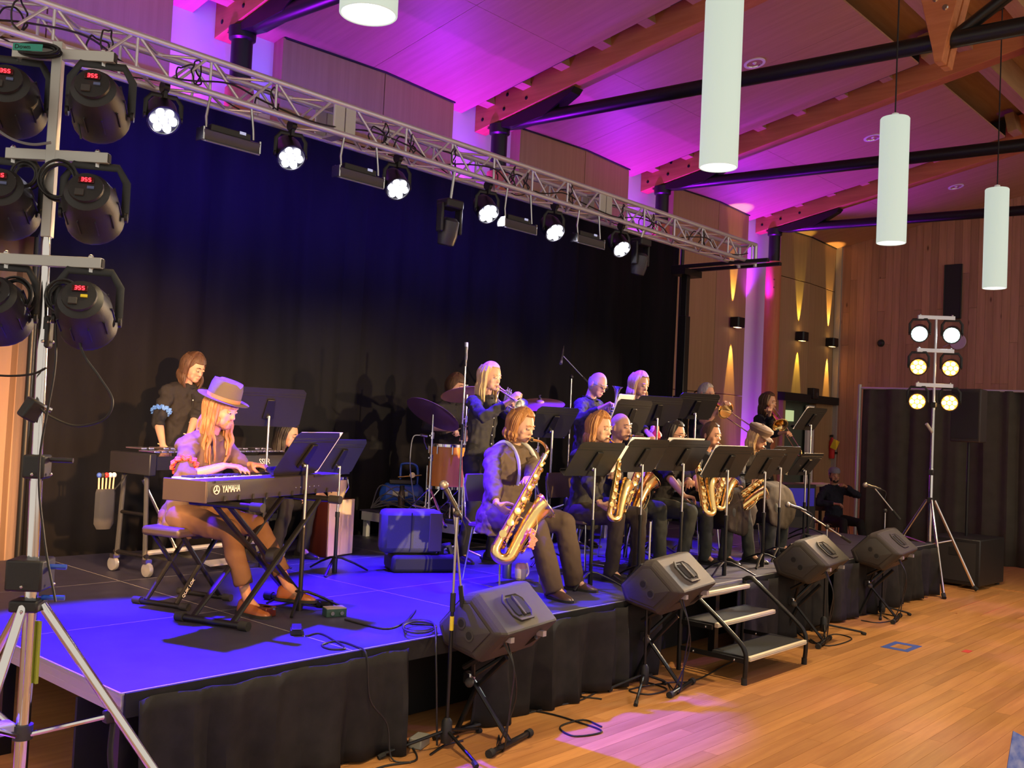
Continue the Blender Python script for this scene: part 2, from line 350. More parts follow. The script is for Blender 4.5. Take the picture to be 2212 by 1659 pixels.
# beams, blocks, columns, ties
blk = MB().box((0, 0, 0), (.36, .14, .3)).mesh('purlin_block', 'deck_wood', False)
SL = Euler((-math.atan(.2), 0, 0)).to_matrix().to_4x4()
ORD = ['second', 'third', 'fourth']
WHERE = ['outside the keyboard end', 'above the keyboard end of the stage', 'above the drum kit', 'over the trumpet players', 'over the trombones by the end wall']
for i, x in enumerate(XC):
    b = thing('roof_truss', 'laminated timber roof beam with black steel tie pipe, '+WHERE[i], 'roof truss', (x, 0, 0), 0, 'roof trusses')
    zb = lambda y: 5.67+.2*(9.2-y)
    mb = MB(); w_ = .11
    mb.prism([(-w_, 9.155, zb(9.155)), (-w_, 2.9, zb(2.9)), (-w_, 2.9, zb(2.9)+.62), (-w_, 9.155, zb(9.155)+.43)], (2*w_, 0, 0)); tim = mb.obj('timber', 'beam_wood', b, False, .006)
    for k in range(3):
        for r_ in (0, 1):
            yy = 9.02-.38*k-.05*r_; zz = zb(yy)+.12+.17*r_
            MB().lathe([(.001, .006), (.017, .006), (.026, 0), (.026, -.01)], 12, Matrix.Translation((-w_, yy, zz)) @ Matrix.Rotation(-math.pi/2, 4, 'Y')).obj('bolt', 'black_metal', tim)
    for k in range(8):
        yy = 8.9-.62*k
        for sx in (-1, 1):
            inst(blk, 'purlin_block', b, Matrix.Translation((sx*.26, yy, zceil(yy)+.2)) @ SL)
    MB().tube([(0, 8.55, 5.735), (0, 8.0, 5.72), (0, -1, 5.50)], .082, 14).obj('tie_pipe', 'black_metal', b)
    MB().prism([(-.09, 8.95, 5.70), (-.09, 7.5, 5.99), (-.09, 7.55, 5.93), (-.09, 8.0, 5.70), (-.09, 8.5, 5.66)], (.18, 0, 0)).obj('end_plate', 'black_metal', b, False)
    if i in (2, 3):     # king post hanging at the ridge end
        kp = None
        for sx in (-1, 1):
            rings = [[(sx*.02, 3.15-h, z), (sx*.15, 3.15-h, z), (sx*.15, 3.15+h, z), (sx*.02, 3.15+h, z)] for z, h in ((5.36, .035), (5.5, .06), (6.1, .2), (7.2, .33))]
            o_ = MB().loft(rings).obj('king_post', 'beam_wood', b, False, .006); kp = o_ if sx < 0 else kp
        for k in range(4): MB().lathe([(.001, .012), (.022, .012), (.03, 0)], 12, Matrix.Translation((-.15, 3.15+(-.05, .04, -.1, .06)[k], 5.86+.1*k)) @ Matrix.Rotation(-math.pi/2, 4, 'Y')).obj('bolt', 'steel', kp)
        MB().tube([(0, 3.05, 5.62), (0, .5, 7.2)], .06, 12).obj('brace_pipe', 'black_metal', b)
    c_ = 8.8
    col = thing('timber_column', 'round timber column with black steel collar, '+['outside the keyboard end', 'behind the keyboard end of the truss', 'behind the drum kit', 'behind the truss end', 'lit magenta beside the trombone players'][i], 'column', (x, c_, 0), 0, 'timber columns')
    MB().lathe([(.145, 0), (.145, 5.1), (.14, 5.11)], 28).obj('shaft', 'post_wood', col)
    MB().lathe([(.108, 5.1), (.108, 5.6), (.135, 5.62), (.14, 5.735)], 24).obj('collar', 'black_metal', col)
    for zz in (4.6, 4.75, 2.6): MB().lathe([(.001, .004), (.016, .004), (.016, -.01)], 12, Matrix.Translation((-.12, -.08, zz)) @ Matrix.Rotation(math.radians(-90), 4, 'Y') @ Matrix.Rotation(math.radians(34), 4, 'X')).obj('plug', 'dark_red_wood', col)
# ridge purlins seen past the ply panels
for k, yy in enumerate((4.15, 3.4, 2.6)):
    MB().box2((-3, yy-.09, zceil(yy)+.05), (21, yy+.09, zceil(yy)+.45)).obj('ridge_purlin', 'deck_wood', ceilo, False)
# column uplights, sconces, wall items
for i, x in enumerate(XC):
    u = thing('uplight', 'small black uplight on the floor behind timber column %s' % ['by the keyboard end', 'at the drums', 'at the trumpets', 'at the truss end', 'by the trombones'][i], 'light', (x-.42, 9.02, 0), 0, 'column uplights')
    MB().box((0, 0, .1), (.2, .2, .2)).obj('housing', 'black_plastic', u, bevel=.01); MB().lathe([(.08, .2), (.08, .205), (.001, .206)], 16).obj('lens', mat('led_mag', (1, .2, 1), .4, emit=(.9, .1, 1), es=6), u)
def sconce(px, py, yw, z=None, lab='', power=420, col=(1, .55, .12)):
    p = YP(px, py, yw)
    s = thing('wall_sconce', lab, 'wall lamp', (p.x, yw, p.z), 0, 'up and down wall lamps')
    mb = MB(); mb.prism([(-.13, 0, -.09), (-.13, -.15, -.09), (-.10, -.17, -.09), (.10, -.17, -.09), (.13, -.15, -.09), (.13, 0, -.09)], (0, 0, .18)); mb.obj('housing', 'black_metal', s, False, .004)
    for sz in (1, -1):
        MB().box((0, -.08, sz*.091), (.16, .08, .004)).obj('lens', mat('sconce_lens', (1, .8, .4), .4, emit=(1, .6, .2), es=5), s)
        lamp('sconce_beam', 'SPOT', (p.x, yw-.055, p.z+sz*.1), col, power, (p.x, yw+.045, p.z+sz*1.2), .008, 24, .5)
sconce(1585, 697, 8.93, lab='black up and down wall lamp left of the magenta column, amber beams')
sconce(1725, 727, 8.94, lab='black up and down wall lamp right of the magenta column, dim yellow beams', power=190, col=(1, .75, .1))
sconce(1790, 740, 8.96, lab='black up and down wall lamp close to the corner trim, amber beams')
p = YP(1748, 850, 8.95)
s = thing('wall_speaker', 'small black box speaker on the ply wall above the doorway', 'speaker', p); MB().box((0, -.08, 0), (.26, .16, .22)).obj('cabinet', 'black_plastic', s, bevel=.012); MB().lathe([(.05, .0), (.045, .01), (.001, .012)], 14, Matrix.Translation((.03, -.16, -.02)) @ Matrix.Rotation(math.pi/2, 4, 'X')).obj('cone', 'grey_plastic', s)
# doorway beside the corner
dr = struct(bpy.data.objects.new('door_1', None)); C.objects.link(dr)
MB().box2((17.95, 8.84, 2.50), (20.55, 9.0, 2.66)).obj('door_head', 'black_matte', dr)
MB().box2((18.02, 8.9, 0), (18.12, 9.155, 2.5)).obj('door_jamb', 'wall_ply', dr)
MB().box2((19.62, 8.95, 0), (20.5, 9.155, 2.5)).obj('door_side_panel', 'wall_ply', dr)
MB().box2((19.30, 8.97, 0), (19.60, 9.03, 2.45)).obj('door_leaf', 'white', dr)
MB().box2((18.12, 9.1, 0), (19.62, 9.158, 2.5)).obj('door_back', mat('green_room', (.1, .13, .1), .8), dr)
MB().box2((18.5, 9.07, 2.1), (18.85, 9.1, 2.32)).obj('room_window', mat('room_window', (.6, .7, .4), .5, emit=(.5, .62, .3), es=.8), dr)
# wall grille, detectors on the cedar wall
g = thing('wall_grille', 'tall black grille panel set in the cedar board wall', 'grille', (20.49, 6.55, 4.29))
MB().box2((-.03, -.17, 0), (.02, .17, 1.1)).obj('panel', mat('grille', (.018, .018, .024), .7, bump=.3, bscale=300), g, bevel=.005)
MB().tube([(0-.035, -.165, .005), (-.035, .165, .005), (-.035, .165, 1.095), (-.035, -.165, 1.095), (-.035, -.165, .005)], .008, 6).obj('frame', 'black_metal', g)
d = thing('wall_sensor', 'small round black sensor on the cedar board wall', 'sensor', (20.49, 7.97, 3.83)); MB().lathe([(.001, .06), (.04, .06), (.065, .03), (.07, 0)], 18, Matrix.Rotation(-math.pi/2, 4, 'Y')).obj('dome', 'black_plastic', d)
MB().lathe([(.08, 0.005), (.08, -.012)], 18, Matrix.Rotation(-math.pi/2, 4, 'Y')).obj('plate', 'grey_plastic', d)
# recessed downlights
for k, (px, py) in enumerate(((1630, 136), (1885, 297), (2065, 403))):
    d_ = ray(px, py); kk = (5.9+1.8-CAMZ)/(d_.z+.2*d_.y); p = O+d_*kk
    s = thing('recessed_downlight', ['round recessed ceiling light beside the nearest full pendant', 'round recessed ceiling light beside the second full pendant', 'round recessed ceiling light nearest the end wall'][k], 'ceiling light', (p.x, p.y, p.z), (-math.atan(.2), 0, 0), 'recessed downlights')
    MB().lathe([(.1, -.012), (.135, -.012), (.135, .005), (.1, .0), (.1, -.012)], 24, None, False).obj('ring', 'white', s); MB().lathe([(.1, -.008), (.08, .05), (.03, .09), (.001, .09)], 24, None, False).obj('reflector', 'chrome', s)
    MB().ball((0, 0, .03), (.035, .035, .05), 10, 8).obj('lamp_bulb', 'white', s)
# pendants
for k, p in enumerate(PEND):
    s = thing('pendant_lamp', ['tall white cylinder pendant cut by the top edge, over the keyboard end', 'large white cylinder pendant in front of the second roof beam', 'white cylinder pendant hanging before the third tie pipe', 'smallest white cylinder pendant, before the cedar end wall'][k], 'pendant lamp', p, 0, 'hanging cylinder lamps')
    MB().lathe([(.116, .09), (.117, .003), (.121, .0), (.125, .004), (.125, 1.11), (.118, 1.12), (.001, 1.12)], 36, None, False).obj('shade', 'pendant_glass', s)
    MB().lathe([(.1155, .004), (.1155, .095), (.06, .10), (.001, .10)], 36, None, False).obj('inner_cup', 'pendant_inner', s)
    MB().lathe([(.056, .055), (.05, .085), (.001, .09)], 24).obj('bulb', 'bulb', s)
    MB().tube([(0, 0, 1.12), (0, 0, zceil(max(p.y, 3.3))-p.z+.3)], .007, 8).obj('cord', 'black_matte', s)
    MB().lathe([(.03, 1.12), (.03, 1.16), (.008, 1.17)], 16).obj('cap', 'white', s)
# ------------------------------------------------------------------ stage
ST0, ST1, STY, MOD = 2.15, 12.47, 4.12, 1.29
stage = thing('stage_platform', 'low black modular stage platform carrying the whole band', 'stage', (0, 0, 0))
dk = MB().box2((.005, .005, -.012), (MOD-.005, MOD-.005, 0)).mesh('deck_panel', 'deck_top', False)
fr = MB()
for a, b in (((0, 0), (MOD, .04)), ((0, MOD-.04), (MOD, MOD)), ((0, 0), (.04, MOD)), ((MOD-.04, 0), (MOD, MOD))):
    fr.box2((a[0]+.002, a[1]+.002, -.1), (b[0]-.002, b[1]-.002, -.002)) if False else fr.box2((a[0]+.001, a[1]+.001, -.1), (b[0]-.001, b[1]-.001, -.013)); fr.box2((a[0], a[1], -.075), (b[0], b[1], -.065)); fr.box2((a[0], a[1], -.04), (b[0], b[1], -.03))
fr = fr.mesh('deck_frame', 'alu', False)
seam = MB(); seam.box2((.0, -.005, -.012), (MOD, .005, -.0012)); seam.box2((-.005, 0, -.012), (.005, MOD, -.0012)); seam = seam.mesh('deck_seam', 'dull_alu', False)
lg = MB().box2((-.03, -.03, 0), (.03, .03, .5)).mesh('leg', 'black_metal', False)
for i in range(8):
    for j in range(3):
        d = inst(dk, 'deck_panel', stage, tr(ST0+MOD*i, STY+MOD*j, S)); inst(fr, 'deck_frame', d, Matrix.Identity(4)); inst(seam, 'deck_seam', d, Matrix.Identity(4))
for i in range(9):
    for j in range(4):
        inst(lg, 'leg', stage, tr(min(max(ST0+MOD*i, ST0+.04), ST1-.04), min(max(STY+MOD*j, STY+.04), STY+3*MOD-.04), 0))
def cloth(name, p0, p1, z0, z1, wl, amp, matn, label, cat, seed=0, thick=None, hem=.0, gather=True, group=None, ztop=None, nz=9):
    r = random.Random(seed); p0 = V(p0); p1 = V(p1); L_ = (p1-p0).length; d = (p1-p0).normalized(); nrm = V((d.y, -d.x, 0))
    n = max(8, int(L_/wl*8)); ph = [r.uniform(0, 6.28) for _ in range(6)]; rings = []
    offs = []
    for i in range(n+1):
        s_ = L_*i/n
        a = math.sin(2*math.pi*s_/wl+1.1*math.sin(s_*1.7/wl+ph[0])+ph[1])*.7+.45*math.sin(2*math.pi*s_/(wl*2.3)+ph[2])+.25*math.sin(2*math.pi*s_/(wl*.52)+ph[3])
        offs.append((s_, a))
    vs = []; fs = []
    for k in range(nz):
        t = k/(nz-1); z = z0+(z1-z0)*t; am = amp*(1-.55*t if gather else 1)
        for s_, a in offs:
            p = p0+d*(s_+.012*math.sin(5*t+s_*3)*(1-t))+nrm*(am*a+.012*math.sin(3*t+s_*9)); zz = z+(hem*math.sin(s_*3.1+ph[4]) if k == 0 else 0)
            vs.append((p.x, p.y, zz))
    m = n+1
    for k in range(nz-1):
        for i in range(n): fs.append((k*m+i, k*m+i+1, (k+1)*m+i+1, (k+1)*m+i))
    mb = MB().add(vs, fs); o = mb.obj(name, matn)
    s2 = o.modifiers.new('solid', 'SOLIDIFY'); s2.thickness = .004
    return tag(o, label, cat, group)
skd = [(2.2, 3.80, 'below the keyboard player'), (4.35, 6.35, 'below the front saxophonist'), (7.55, 9.35, 'right of the steps'), (9.5, 12.45, 'at the far end by the light tree')]
for k, (a, b, wz) in enumerate(skd):
    cloth('stage_skirt', (a, STY-.055, 0), (b, STY-.055, 0), .012, S-.03, .27, .05, 'skirt', 'pleated black cloth skirt on the stage front, '+wz, 'skirt', 10+k, hem=.01, group='stage skirts')
for a, b in ((2.165, 6.62), (7.70, 12.46)): MB().box2((a, STY-.02, S-.11), (b, STY-.001, S-.003)).obj('skirt_band', 'skirt', stage)
MB().box2((ST0, STY+.4, .01), (ST1, STY+.42, S-.11)).obj('under_cloth', 'black_matte', stage, False)
# curtains behind the stage
cloth('back_curtain', (3.28, 8.1, 0), (12.8, 8.1, 0), .02, 4.62, .5, .045, 'curtain', 'tall black backdrop curtain behind the whole band', 'curtain', 3, gather=False, nz=5)
cloth('tan_curtain', (2.3, 8.35, 0), (3.62, 8.35, 0), .02, 3.2, .3, .05, 'tan_drape', 'tan folded drape at the end of the black backdrop, behind the light stand', 'curtain', 4, gather=False)
cr = thing('curtain_rail', 'straight pipe carrying the black backdrop curtain', 'pipe', (0, 8.1, 4.63)); MB().tube([(1.6, 0, 0), (12.9, 0, 0)], .024, 10).obj('pipe', 'alu', cr)
for x in (3.3, 12.86): MB().tube([(x, 0, -4.63), (x, 0, 0)], .03, 10).obj('upright', 'black_metal', cr)
cloth('curtain_upper', (.6, 8.11, 0), (3.32, 8.11, 0), 3.15, 4.62, .5, .04, 'curtain', 'short black border curtain above the tan drape', 'curtain', 5, gather=False, nz=4)
# ------------------------------------------------------------------ truss
TX0, TX1 = .9, 11.72; hw = .12
tru = thing('lighting_truss', 'aluminium box truss carrying the blue stage lights', 'truss', (0, TRY, TRZ-hw))
ch = MB().tube([(0, 0, 0), (0, 0, 1)], .025, 14).mesh('chord', 'alu'); br = MB().tube([(0, 0, 0), (0, 0, 1)], .0105, 8).mesh('brace', 'alu')
secs = [TX0, 1.35, 4.86, 8.38, TX1]
for sy in (-1, 1):
    for sz in (-1, 1):
        for a, b in zip(secs, secs[1:]): inst(ch, 'chord', tru, align((a, sy*hw, sz*hw), (b, sy*hw, sz*hw)))
cp = MB().box((0, 0, 0), (.10, .02, 2*hw)).mesh('coupler_plate', 'dull_alu', False)
for x in secs[1:-1]:
    for sy in (-1, 1): inst(cp, 'coupler_plate', tru, tr(x-.056, sy*hw, 0)); inst(cp, 'coupler_plate', tru, tr(x+.056, sy*hw, 0))
    for sz in (-1, 1): inst(cp, 'coupler_plate', tru, Matrix.Translation((x, 0, sz*hw)) @ Matrix.Rotation(math.pi/2, 4, 'X'))
for a, b in zip(secs, secs[1:]):
    a2, b2 = a+.11, b-.1; n = max(1, round((b2-a2)/.57)); st = (b2-a2)/n
    for k in range(n):
        x0 = a2+st*k
        for sy in (-1, 1):
            inst(br, 'brace', tru, align((x0, sy*hw, hw), (x0+st*.46, sy*hw, -hw))); inst(br, 'brace', tru, align((x0+st*.52, sy*hw, -hw), (x0+st*.95, sy*hw, hw)))
            inst(br, 'brace', tru, align((x0+st, sy*hw, hw), (x0+st, sy*hw, -hw)))
        for sz in (-1, 1):
            inst(br, 'brace', tru, align((x0, -hw, sz*hw), (x0+st*.5, hw, sz*hw))); inst(br, 'brace', tru, align((x0+st*.5, hw, sz*hw), (x0+st, -hw, sz*hw)))
for sz in (-1, 1): MB().tube([(TX1, -hw, sz*hw), (TX1, hw, sz*hw)], .02, 8).obj('end_rail', 'alu', tru)
for sy in (-1, 1): MB().tube([(TX1, sy*hw, -hw-.05), (TX1, sy*hw, hw)], .025, 10).obj('end_rail', 'alu', tru)
# lift tower and forks under the right end of the truss
lt = thing('lift_tower', 'black crank lift tower whose forks carry the truss end', 'lift', (11.62, 7.25, 0))
for k, (w_, z0, z1) in enumerate(((.16, .6, 2.3), (.12, 1.0, 3.4), (.09, 2.2, 4.05))): MB().box2((-w_/2, -w_/2, z0), (w_/2, w_/2, z1)).obj('mast_section', 'black_metal', lt, bevel=.006)
for sx in (-1, 1):
    MB().tube([(0, 0, .72), (sx*.5, -.4, .63)], .03, 8).obj('outrigger', 'black_metal', lt); MB().tube([(0, 0, .72), (sx*.5, .5, .63)], .03, 8).obj('outrigger', 'black_metal', lt)
    MB().box2((sx*.17-.03, -1.32, 4.035), (sx*.17+.03, .12, 4.08)).obj('fork', 'black_metal', lt, bevel=.004)
MB().box2((-.22, -.12, 3.95), (.22, .1, 4.035)).obj('fork_carriage', 'black_metal', lt)
# par cans on the truss
def par_can(parent_loc, aim, label, lens='led_white', group='blue cans on the truss', scale=1, body='black_metal', cells=True, yoke_dir=1, name='par_light', hang=.2, red=False):
    root = thing(name, label, 'stage light', parent_loc, 0, group)
    q = V(aim).normalized().to_track_quat('Z', 'Y').to_matrix().to_4x4()
    R = .105*scale
    MB().lathe([(R*.35, -.2*scale), (R*.8, -.17*scale), (R, -.1*scale), (R, .02*scale), (R*1.06, .03*scale), (R*1.06, .045*scale), (R*.95, .045*scale), (R*.93, .03*scale), (.001, .028*scale)], 24, q).obj('housing', body, root)
    if cells:
        mb = MB()
        for k in range(7):
            a = k*math.pi/3; rr_ = 0 if k == 6 else R*.6
            mb.lathe([(R*.27, .03*scale), (R*.24, .05*scale), (.001, .056*scale)], 12, q @ Matrix.Translation((rr_*math.cos(a), rr_*math.sin(a), 0)))
        mb.obj('led_cells', lens, root)
    x = q.to_3x3() @ V((1, 0, 0)); x.z = 0
    x = x.normalized() if x.length > .2 else V((1, 0, 0))
    y_ = R*1.12
    mb = MB(); pts = [x*y_, x*y_+V((0, 0, hang*.7)), x*(y_*.7)+V((0, 0, hang)), -x*(y_*.7)+V((0, 0, hang)), -x*y_+V((0, 0, hang*.7)), -x*y_]
    mb.tube(pts, .016*scale, 6, flat=.35, up=x.cross(V((0, 0, 1)))); mb.obj('yoke', body, root)
    for s_ in (-1, 1): MB().lathe([(.02*scale, 0), (.02*scale, .012), (.001, .014)], 10, Matrix.Translation(x*(s_*y_)) @ (x*s_).to_track_quat('Z', 'Y').to_matrix().to_4x4()).obj('knob', 'black_plastic', root)
    return root, q, R
def clamp(root, z, mt='black_metal'):
    MB().box((0, 0, z+.03), (.03, .05, .06)).obj('clamp', mt, root, bevel=.004); MB().tube([(-.02, 0, z+.085), (.02, 0, z+.085)], .042, 12).obj('clamp_jaw', mt, root)
PLAB = ['above the keyboard player', 'beside the second light bar', 'above the cymbals', 'above the trumpet player', 'above the seated saxophones', 'nearest the truss end']
for i, p in enumerate(PARP):
    zt = (TRZ-hw)-hw-.0-p.z-.09
    root, q, R = par_can(p, (-.25, -.8, -.75), 'round LED can glowing blue-white under the truss, '+PLAB[i], hang=max(.12, zt))
    clamp(root, max(.12, zt)-.02)
# LED strip bars under the truss
bars = [(495, 305, .46), (775, 383, .46), (1118, 488, .46), (1270, 521, .46)]
bl = ['left of the second blue can', 'left of the third blue can', 'beside the fourth blue can', 'between the last two blue cans']
for k, (px, py, L_) in enumerate(bars):
    p = YP(px, py, 6.26); b = thing('light_bar', 'unlit grey LED strip bar hanging under the truss, '+bl[k], 'stage light', p, 0, 'LED strip bars')
    R = Matrix.Rotation(math.radians(20), 4, 'X')
    MB().box((0, 0, 0), (L_, .09, .085), R.to_3x3()).obj('housing', mat('bar_grey', (.07, .07, .09), .45, .4), b, bevel=.006)
    MB().box((0, -.03, -.048), (L_*.97, .06, .012), R.to_3x3()).obj('lens_strip', mat('bar_lens', (.16, .16, .2), .25), b, bevel=.003)
    MB().box((0, .0, .06), (L_*.7, .05, .05)).obj('control_box', 'black_plastic', b, bevel=.006)
    for sx in (-1, 1):
        MB().tube([(sx*L_*.42, -.01, .05), (sx*L_*.42, 0, .13), (sx*L_*.36, .0, TRZ-2*hw-p.z)], .01, 6).obj('bracket', 'steel', b)
        MB().box((sx*L_*.5, 0, 0), (.012, .095, .09)).obj('end_cap', 'steel', b)
    MB().box((L_*.2, -.028, .075), (.05, .004, .02)).obj('display', mat('disp', (.1, .1, .2), .3, emit=(.7, .7, 1), es=.6), b)
# moving heads
for k, (px, py, ht) in enumerate(((970, 490, .34), (1383, 562, .32))):
    p = YP(px, py, 6.3); m_ = thing('moving_head', 'black moving-head light hanging nose down from the truss, '+['between the third and fourth blue cans', 'beside the last blue can'][k], 'stage light', p, 0, 'moving heads')
    MB().box((0, 0, .2), (.2, .16, .08)).obj('base', 'black_plastic', m_, bevel=.015)
    for sx in (-1, 1): MB().box((sx*.115, 0, .07), (.03, .08, .26)).obj('arm', 'black_plastic', m_, bevel=.012)
    MB().lathe([(.05, .08), (.085, .05), (.09, -.08), (.075, -.16), (.06, -.17), (.001, -.165)], 20, Matrix.Rotation(math.radians(12), 4, 'X')).obj('head', mat('mh', (.03, .03, .04), .35), m_)
    MB().tube([(0, 0, .24), (0, -.04, TRZ-2*hw-p.z)], .014, 8).obj('hook', 'steel', m_)
# cables bundled on the truss
r5 = random.Random(5)
cab = []
for k, xx in enumerate((2.35, 2.9, 3.55, 4.2, 5.3, 5.6, 6.1, 6.9, 7.1, 7.8, 8.7, 9.3, 10.4)):
    pts = []; 
    for a in range(26):
        t = a/25*4*math.pi; pts.append((xx+.06*math.cos(t)+.01*a/25, TRY-.05+.1*math.sin(t*.5)+r5.uniform(-.02, .02), TRZ-hw-.01+.085*math.sin(t)+r5.uniform(-.015, .015)))
    cable('cable_coil', 'coil of black cable tied inside the truss, over '+['the light stand', 'the mallet player', 'the keyboard player', 'the mallet stand', 'the guitarist', 'the wooden box drum', 'the tank', 'the left cymbal', 'the drummer', 'the trumpet player', 'the older trumpeter', 'the blond player', 'the trombones'][k], pts, .006, n=3, group='truss cable coils')
    for dx in (-.2, .12):
        MB().tube(arc((xx+dx, TRY-hw, TRZ), .0275, 0, 360, 12, (0, 1, 0), (0, 0, 1)), .005, 5).obj('cable_tie', 'cable', tru)
pts = [(1+.35*i, TRY-hw+.05*math.sin(i*2.3), TRZ-2*hw+.06+.05*math.sin(i*1.7)) for i in range(31)]
cable('power_cable', 'long black power cable running along inside the truss', pts, .007)
pts = [(1+.34*i, TRY+hw-.03+.05*math.sin(i*1.3), TRZ-2*hw+.05+.06*math.sin(i*2.7)) for i in range(31)]
cable('signal_cable', 'thin black signal cable woven along the truss back', pts, .005)
# ------------------------------------------------------------------ light trees
def tripod_legs(root, z_top, z_knuckle, feet, r, matn='chrome', brace=True, nm='leg'):
    for f in feet:
        f = V(f); d = V((f.x, f.y, 0)).normalized()
        l = MB().tube([d*.05+V((0, 0, z_top)), f], r, 10).obj(nm, matn, root)
        MB().tube([f+V((d.x*-.03, d.y*-.03, .035)), f+V((d.x*.02, d.y*.02, -.005))], r*1.45, 8).obj('foot', 'rubber', l)
        if brace:
            m = f.lerp(d*.05+V((0, 0, z_top)), .55); MB().tube([V((d.x*.03, d.y*.03, z_knuckle)), m], r*.55, 8).obj('brace', matn, root)
# left tree, seen from behind, beside the stage corner
LB = V((1.80, 4.26, 0)); bdir = V((.62, -.66, 0)).normalized()
lt = thing('light_stand', 'tall chrome lighting stand with three cross bars beside the stage corner', 'light stand', LB)
MB().tube([(0, 0, .05), (0, 0, 1.18)], .028, 16).obj('lower_tube', 'chrome', lt)
MB().tube([(0, 0, 1.0), (-.01, 0, 1.52)], .026, 16).obj('middle_tube', 'chrome', lt)
MB().tube([(-.01, 0, 1.4), (-.02, 0, 2.16)], .022, 16).obj('upper_tube', 'chrome', lt)
MB().tube([(-.02, 0, 2.1), (-.03, 0, 2.55)], .018, 14).obj('top_tube', 'chrome', lt)
MB().box((-.03, 0, 2.97), (.042, .042, .84), Matrix.Rotation(.8, 3, 'Z')).obj('square_mast', 'dull_alu', lt, bevel=.004)
for z, w_, h_ in ((1.58, .09, .1), (1.13, .15, .13), (1.0, .12, .05), (2.15, .05, .14)):
    c = MB().box((-.01, 0, z), (w_, w_, h_), Matrix.Rotation(.8, 3, 'Z')).obj('collar', 'black_plastic', lt, bevel=.01)
    for a in range(4): MB().ball((w_*.45*math.cos(a*1.57+.2)-.01, -w_*.52, z-h_*.3+h_*.6*(a % 2)), .007, 8, 6).obj('bolt', 'steel', c)
    if z < 2: MB().tube([(.03, -.03, z+.03), (.10, -.09, z+.03)], .011, 8).obj('lever', 'blue_paint' if z < 1.4 else 'black_plastic', c)
MB().tube([(0, 0, .44), (0, 0, .5)], .04, 14).obj('lower_collar', 'grey_plastic', lt)
MB().box((-.09, .03, .49), (.12, .08, .05)).obj('brake_block', mat('lilac', (.4, .36, .5), .5), lt, bevel=.012)
MB().box((.03, -.02, .8), (.012, .03, .26)).obj('warning_tape', mat('lime', (.42, .5, .04), .5), lt)
feet = [(.52, -.62, .03), (-.42, -.28, .03), (-.12, .75, .03)]
tripod_legs(lt, 1.0, .46, feet, .021)
MB().box((.24, -.27, .55), (.05, .05, .05)).obj('leg_clip', 'black_plastic', lt, bevel=.008)
cable('strap', 'x', [(.25, -.28, .53), (.24, -.29, .4), (.26, -.29, .28)], .012, 'black_matte', parent=lt)
bz = [3.335, 2.90, 2.45]; LH = []
for k, z in enumerate(bz):
    a = V((-.03, 0, z))-bdir*.19; b = V((-.03, 0, z))+bdir*.24
    cb = MB().box((a+b)/2, ((b-a).length, .036, .046), Matrix.Rotation(math.atan2(bdir.y, bdir.x), 3, 'Z')).obj('cross_bar', 'dull_alu', lt, bevel=.003)
    mb = MB(); e = b+bdir*.002; mb.box(e, (.004, .03, .036), Matrix.Rotation(math.atan2(bdir.y, bdir.x), 3, 'Z')); mb.obj('bar_end', 'black_matte', cb)
    for s_ in (-.165, .19): MB().ball(V((-.03, 0, z+.026))+bdir*s_, .012, 8, 6).obj('bolt', 'steel', cb)
    for s_ in (-.165, .19): LH.append((k, s_, LB+V((-.03, 0, z-.245))+bdir*s_))
aimL = V((.55, .8, -.32)).normalized()
WL = ['top bar', 'middle bar', 'bottom bar']
for k, s_, p in LH:
    root, q, R = par_can(p, aimL+V((.06*s_, 0, -.05*k)), 'unlit-backed black LED can on the light stand, %s, %s' % (WL[k], 'stage side' if s_ > 0 else 'wall side'), 'led_amber', 'cans on the near light stand', 1.06, 'black_plastic', True, hang=.21)
    MB().box((0, 0, 0), (.02, .02, .03)).obj('bolt', 'steel', root, M=tr(0, 0, .22))
    # back plate with red read-out and sockets
    B = q @ Matrix.Translation((0, 0, -.205*1.06)) @ Matrix.Rotation(math.pi, 4, 'X')
    bp = MB().lathe([(R*.36, -.03), (R*.62, -.012), (R*.6, .0), (.001, .004)], 20).obj('back_plate', 'black_plastic', root, M=B)
    up_l = B.inverted().to_3x3() @ V((0, 0, 1)); up_l.z = 0; up_l.normalize(); rt = V((0, 0, 1)).cross(up_l)*-1
    Rb = Matrix((rt, up_l, V((0, 0, 1)))).transposed().to_4x4()
    MB().box((0, .028, .006), (.06, .026, .008)).obj('display_window', mat('disp_dark', (.05, .005, .01), .15), bp, M=Rb, bevel=.002)
    for dgt in range(3):
        seg = MB(); x_ = -.014+.014*dgt
        for a, b in (((-.004, .008), (.004, .008)), ((-.004, 0), (.004, 0)), ((-.004, -.008), (.004, -.008)), ((-.0045, .007), (-.0045, .001)) if dgt != 0 else ((.0045, .007), (.0045, .001)), ((.0045, -.001), (.0045, -.007))):
            seg.tube([(x_+a[0], .028+a[1], .0115), (x_+b[0], .028+b[1], .0115)], .0016, 5)
        seg.obj('digit', 'red_led', bp, M=Rb)
    MB().box((-.02, -.03, .006), (.035, .03, .012)).obj('socket', 'grey_plastic', bp, M=Rb, bevel=.003)
    MB().box((.02, -.005, .006), (.026, .012, .006)).obj('sticker', 'yellow' if (k == 2 and s_ > 0) else mat('blue_btn', (.1, .14, .3), .5), bp, M=Rb)
    for a in range(10):
        ang = a/10*6.283; MB().box((R*.99*math.cos(ang), R*.99*math.sin(ang), -.07), (.012, .005, .1), Matrix.Rotation(ang, 3, 'Z')).obj('fin', 'black_plastic', root, M=q)
    lamp('front_wash', 'SPOT', p+aimL*.07, AMB if s_ > 0 or k else (1, .8, .62), 260, p+(aimL+V((.06*s_, 0, -.05*k)))*3, .06, 46, .6)
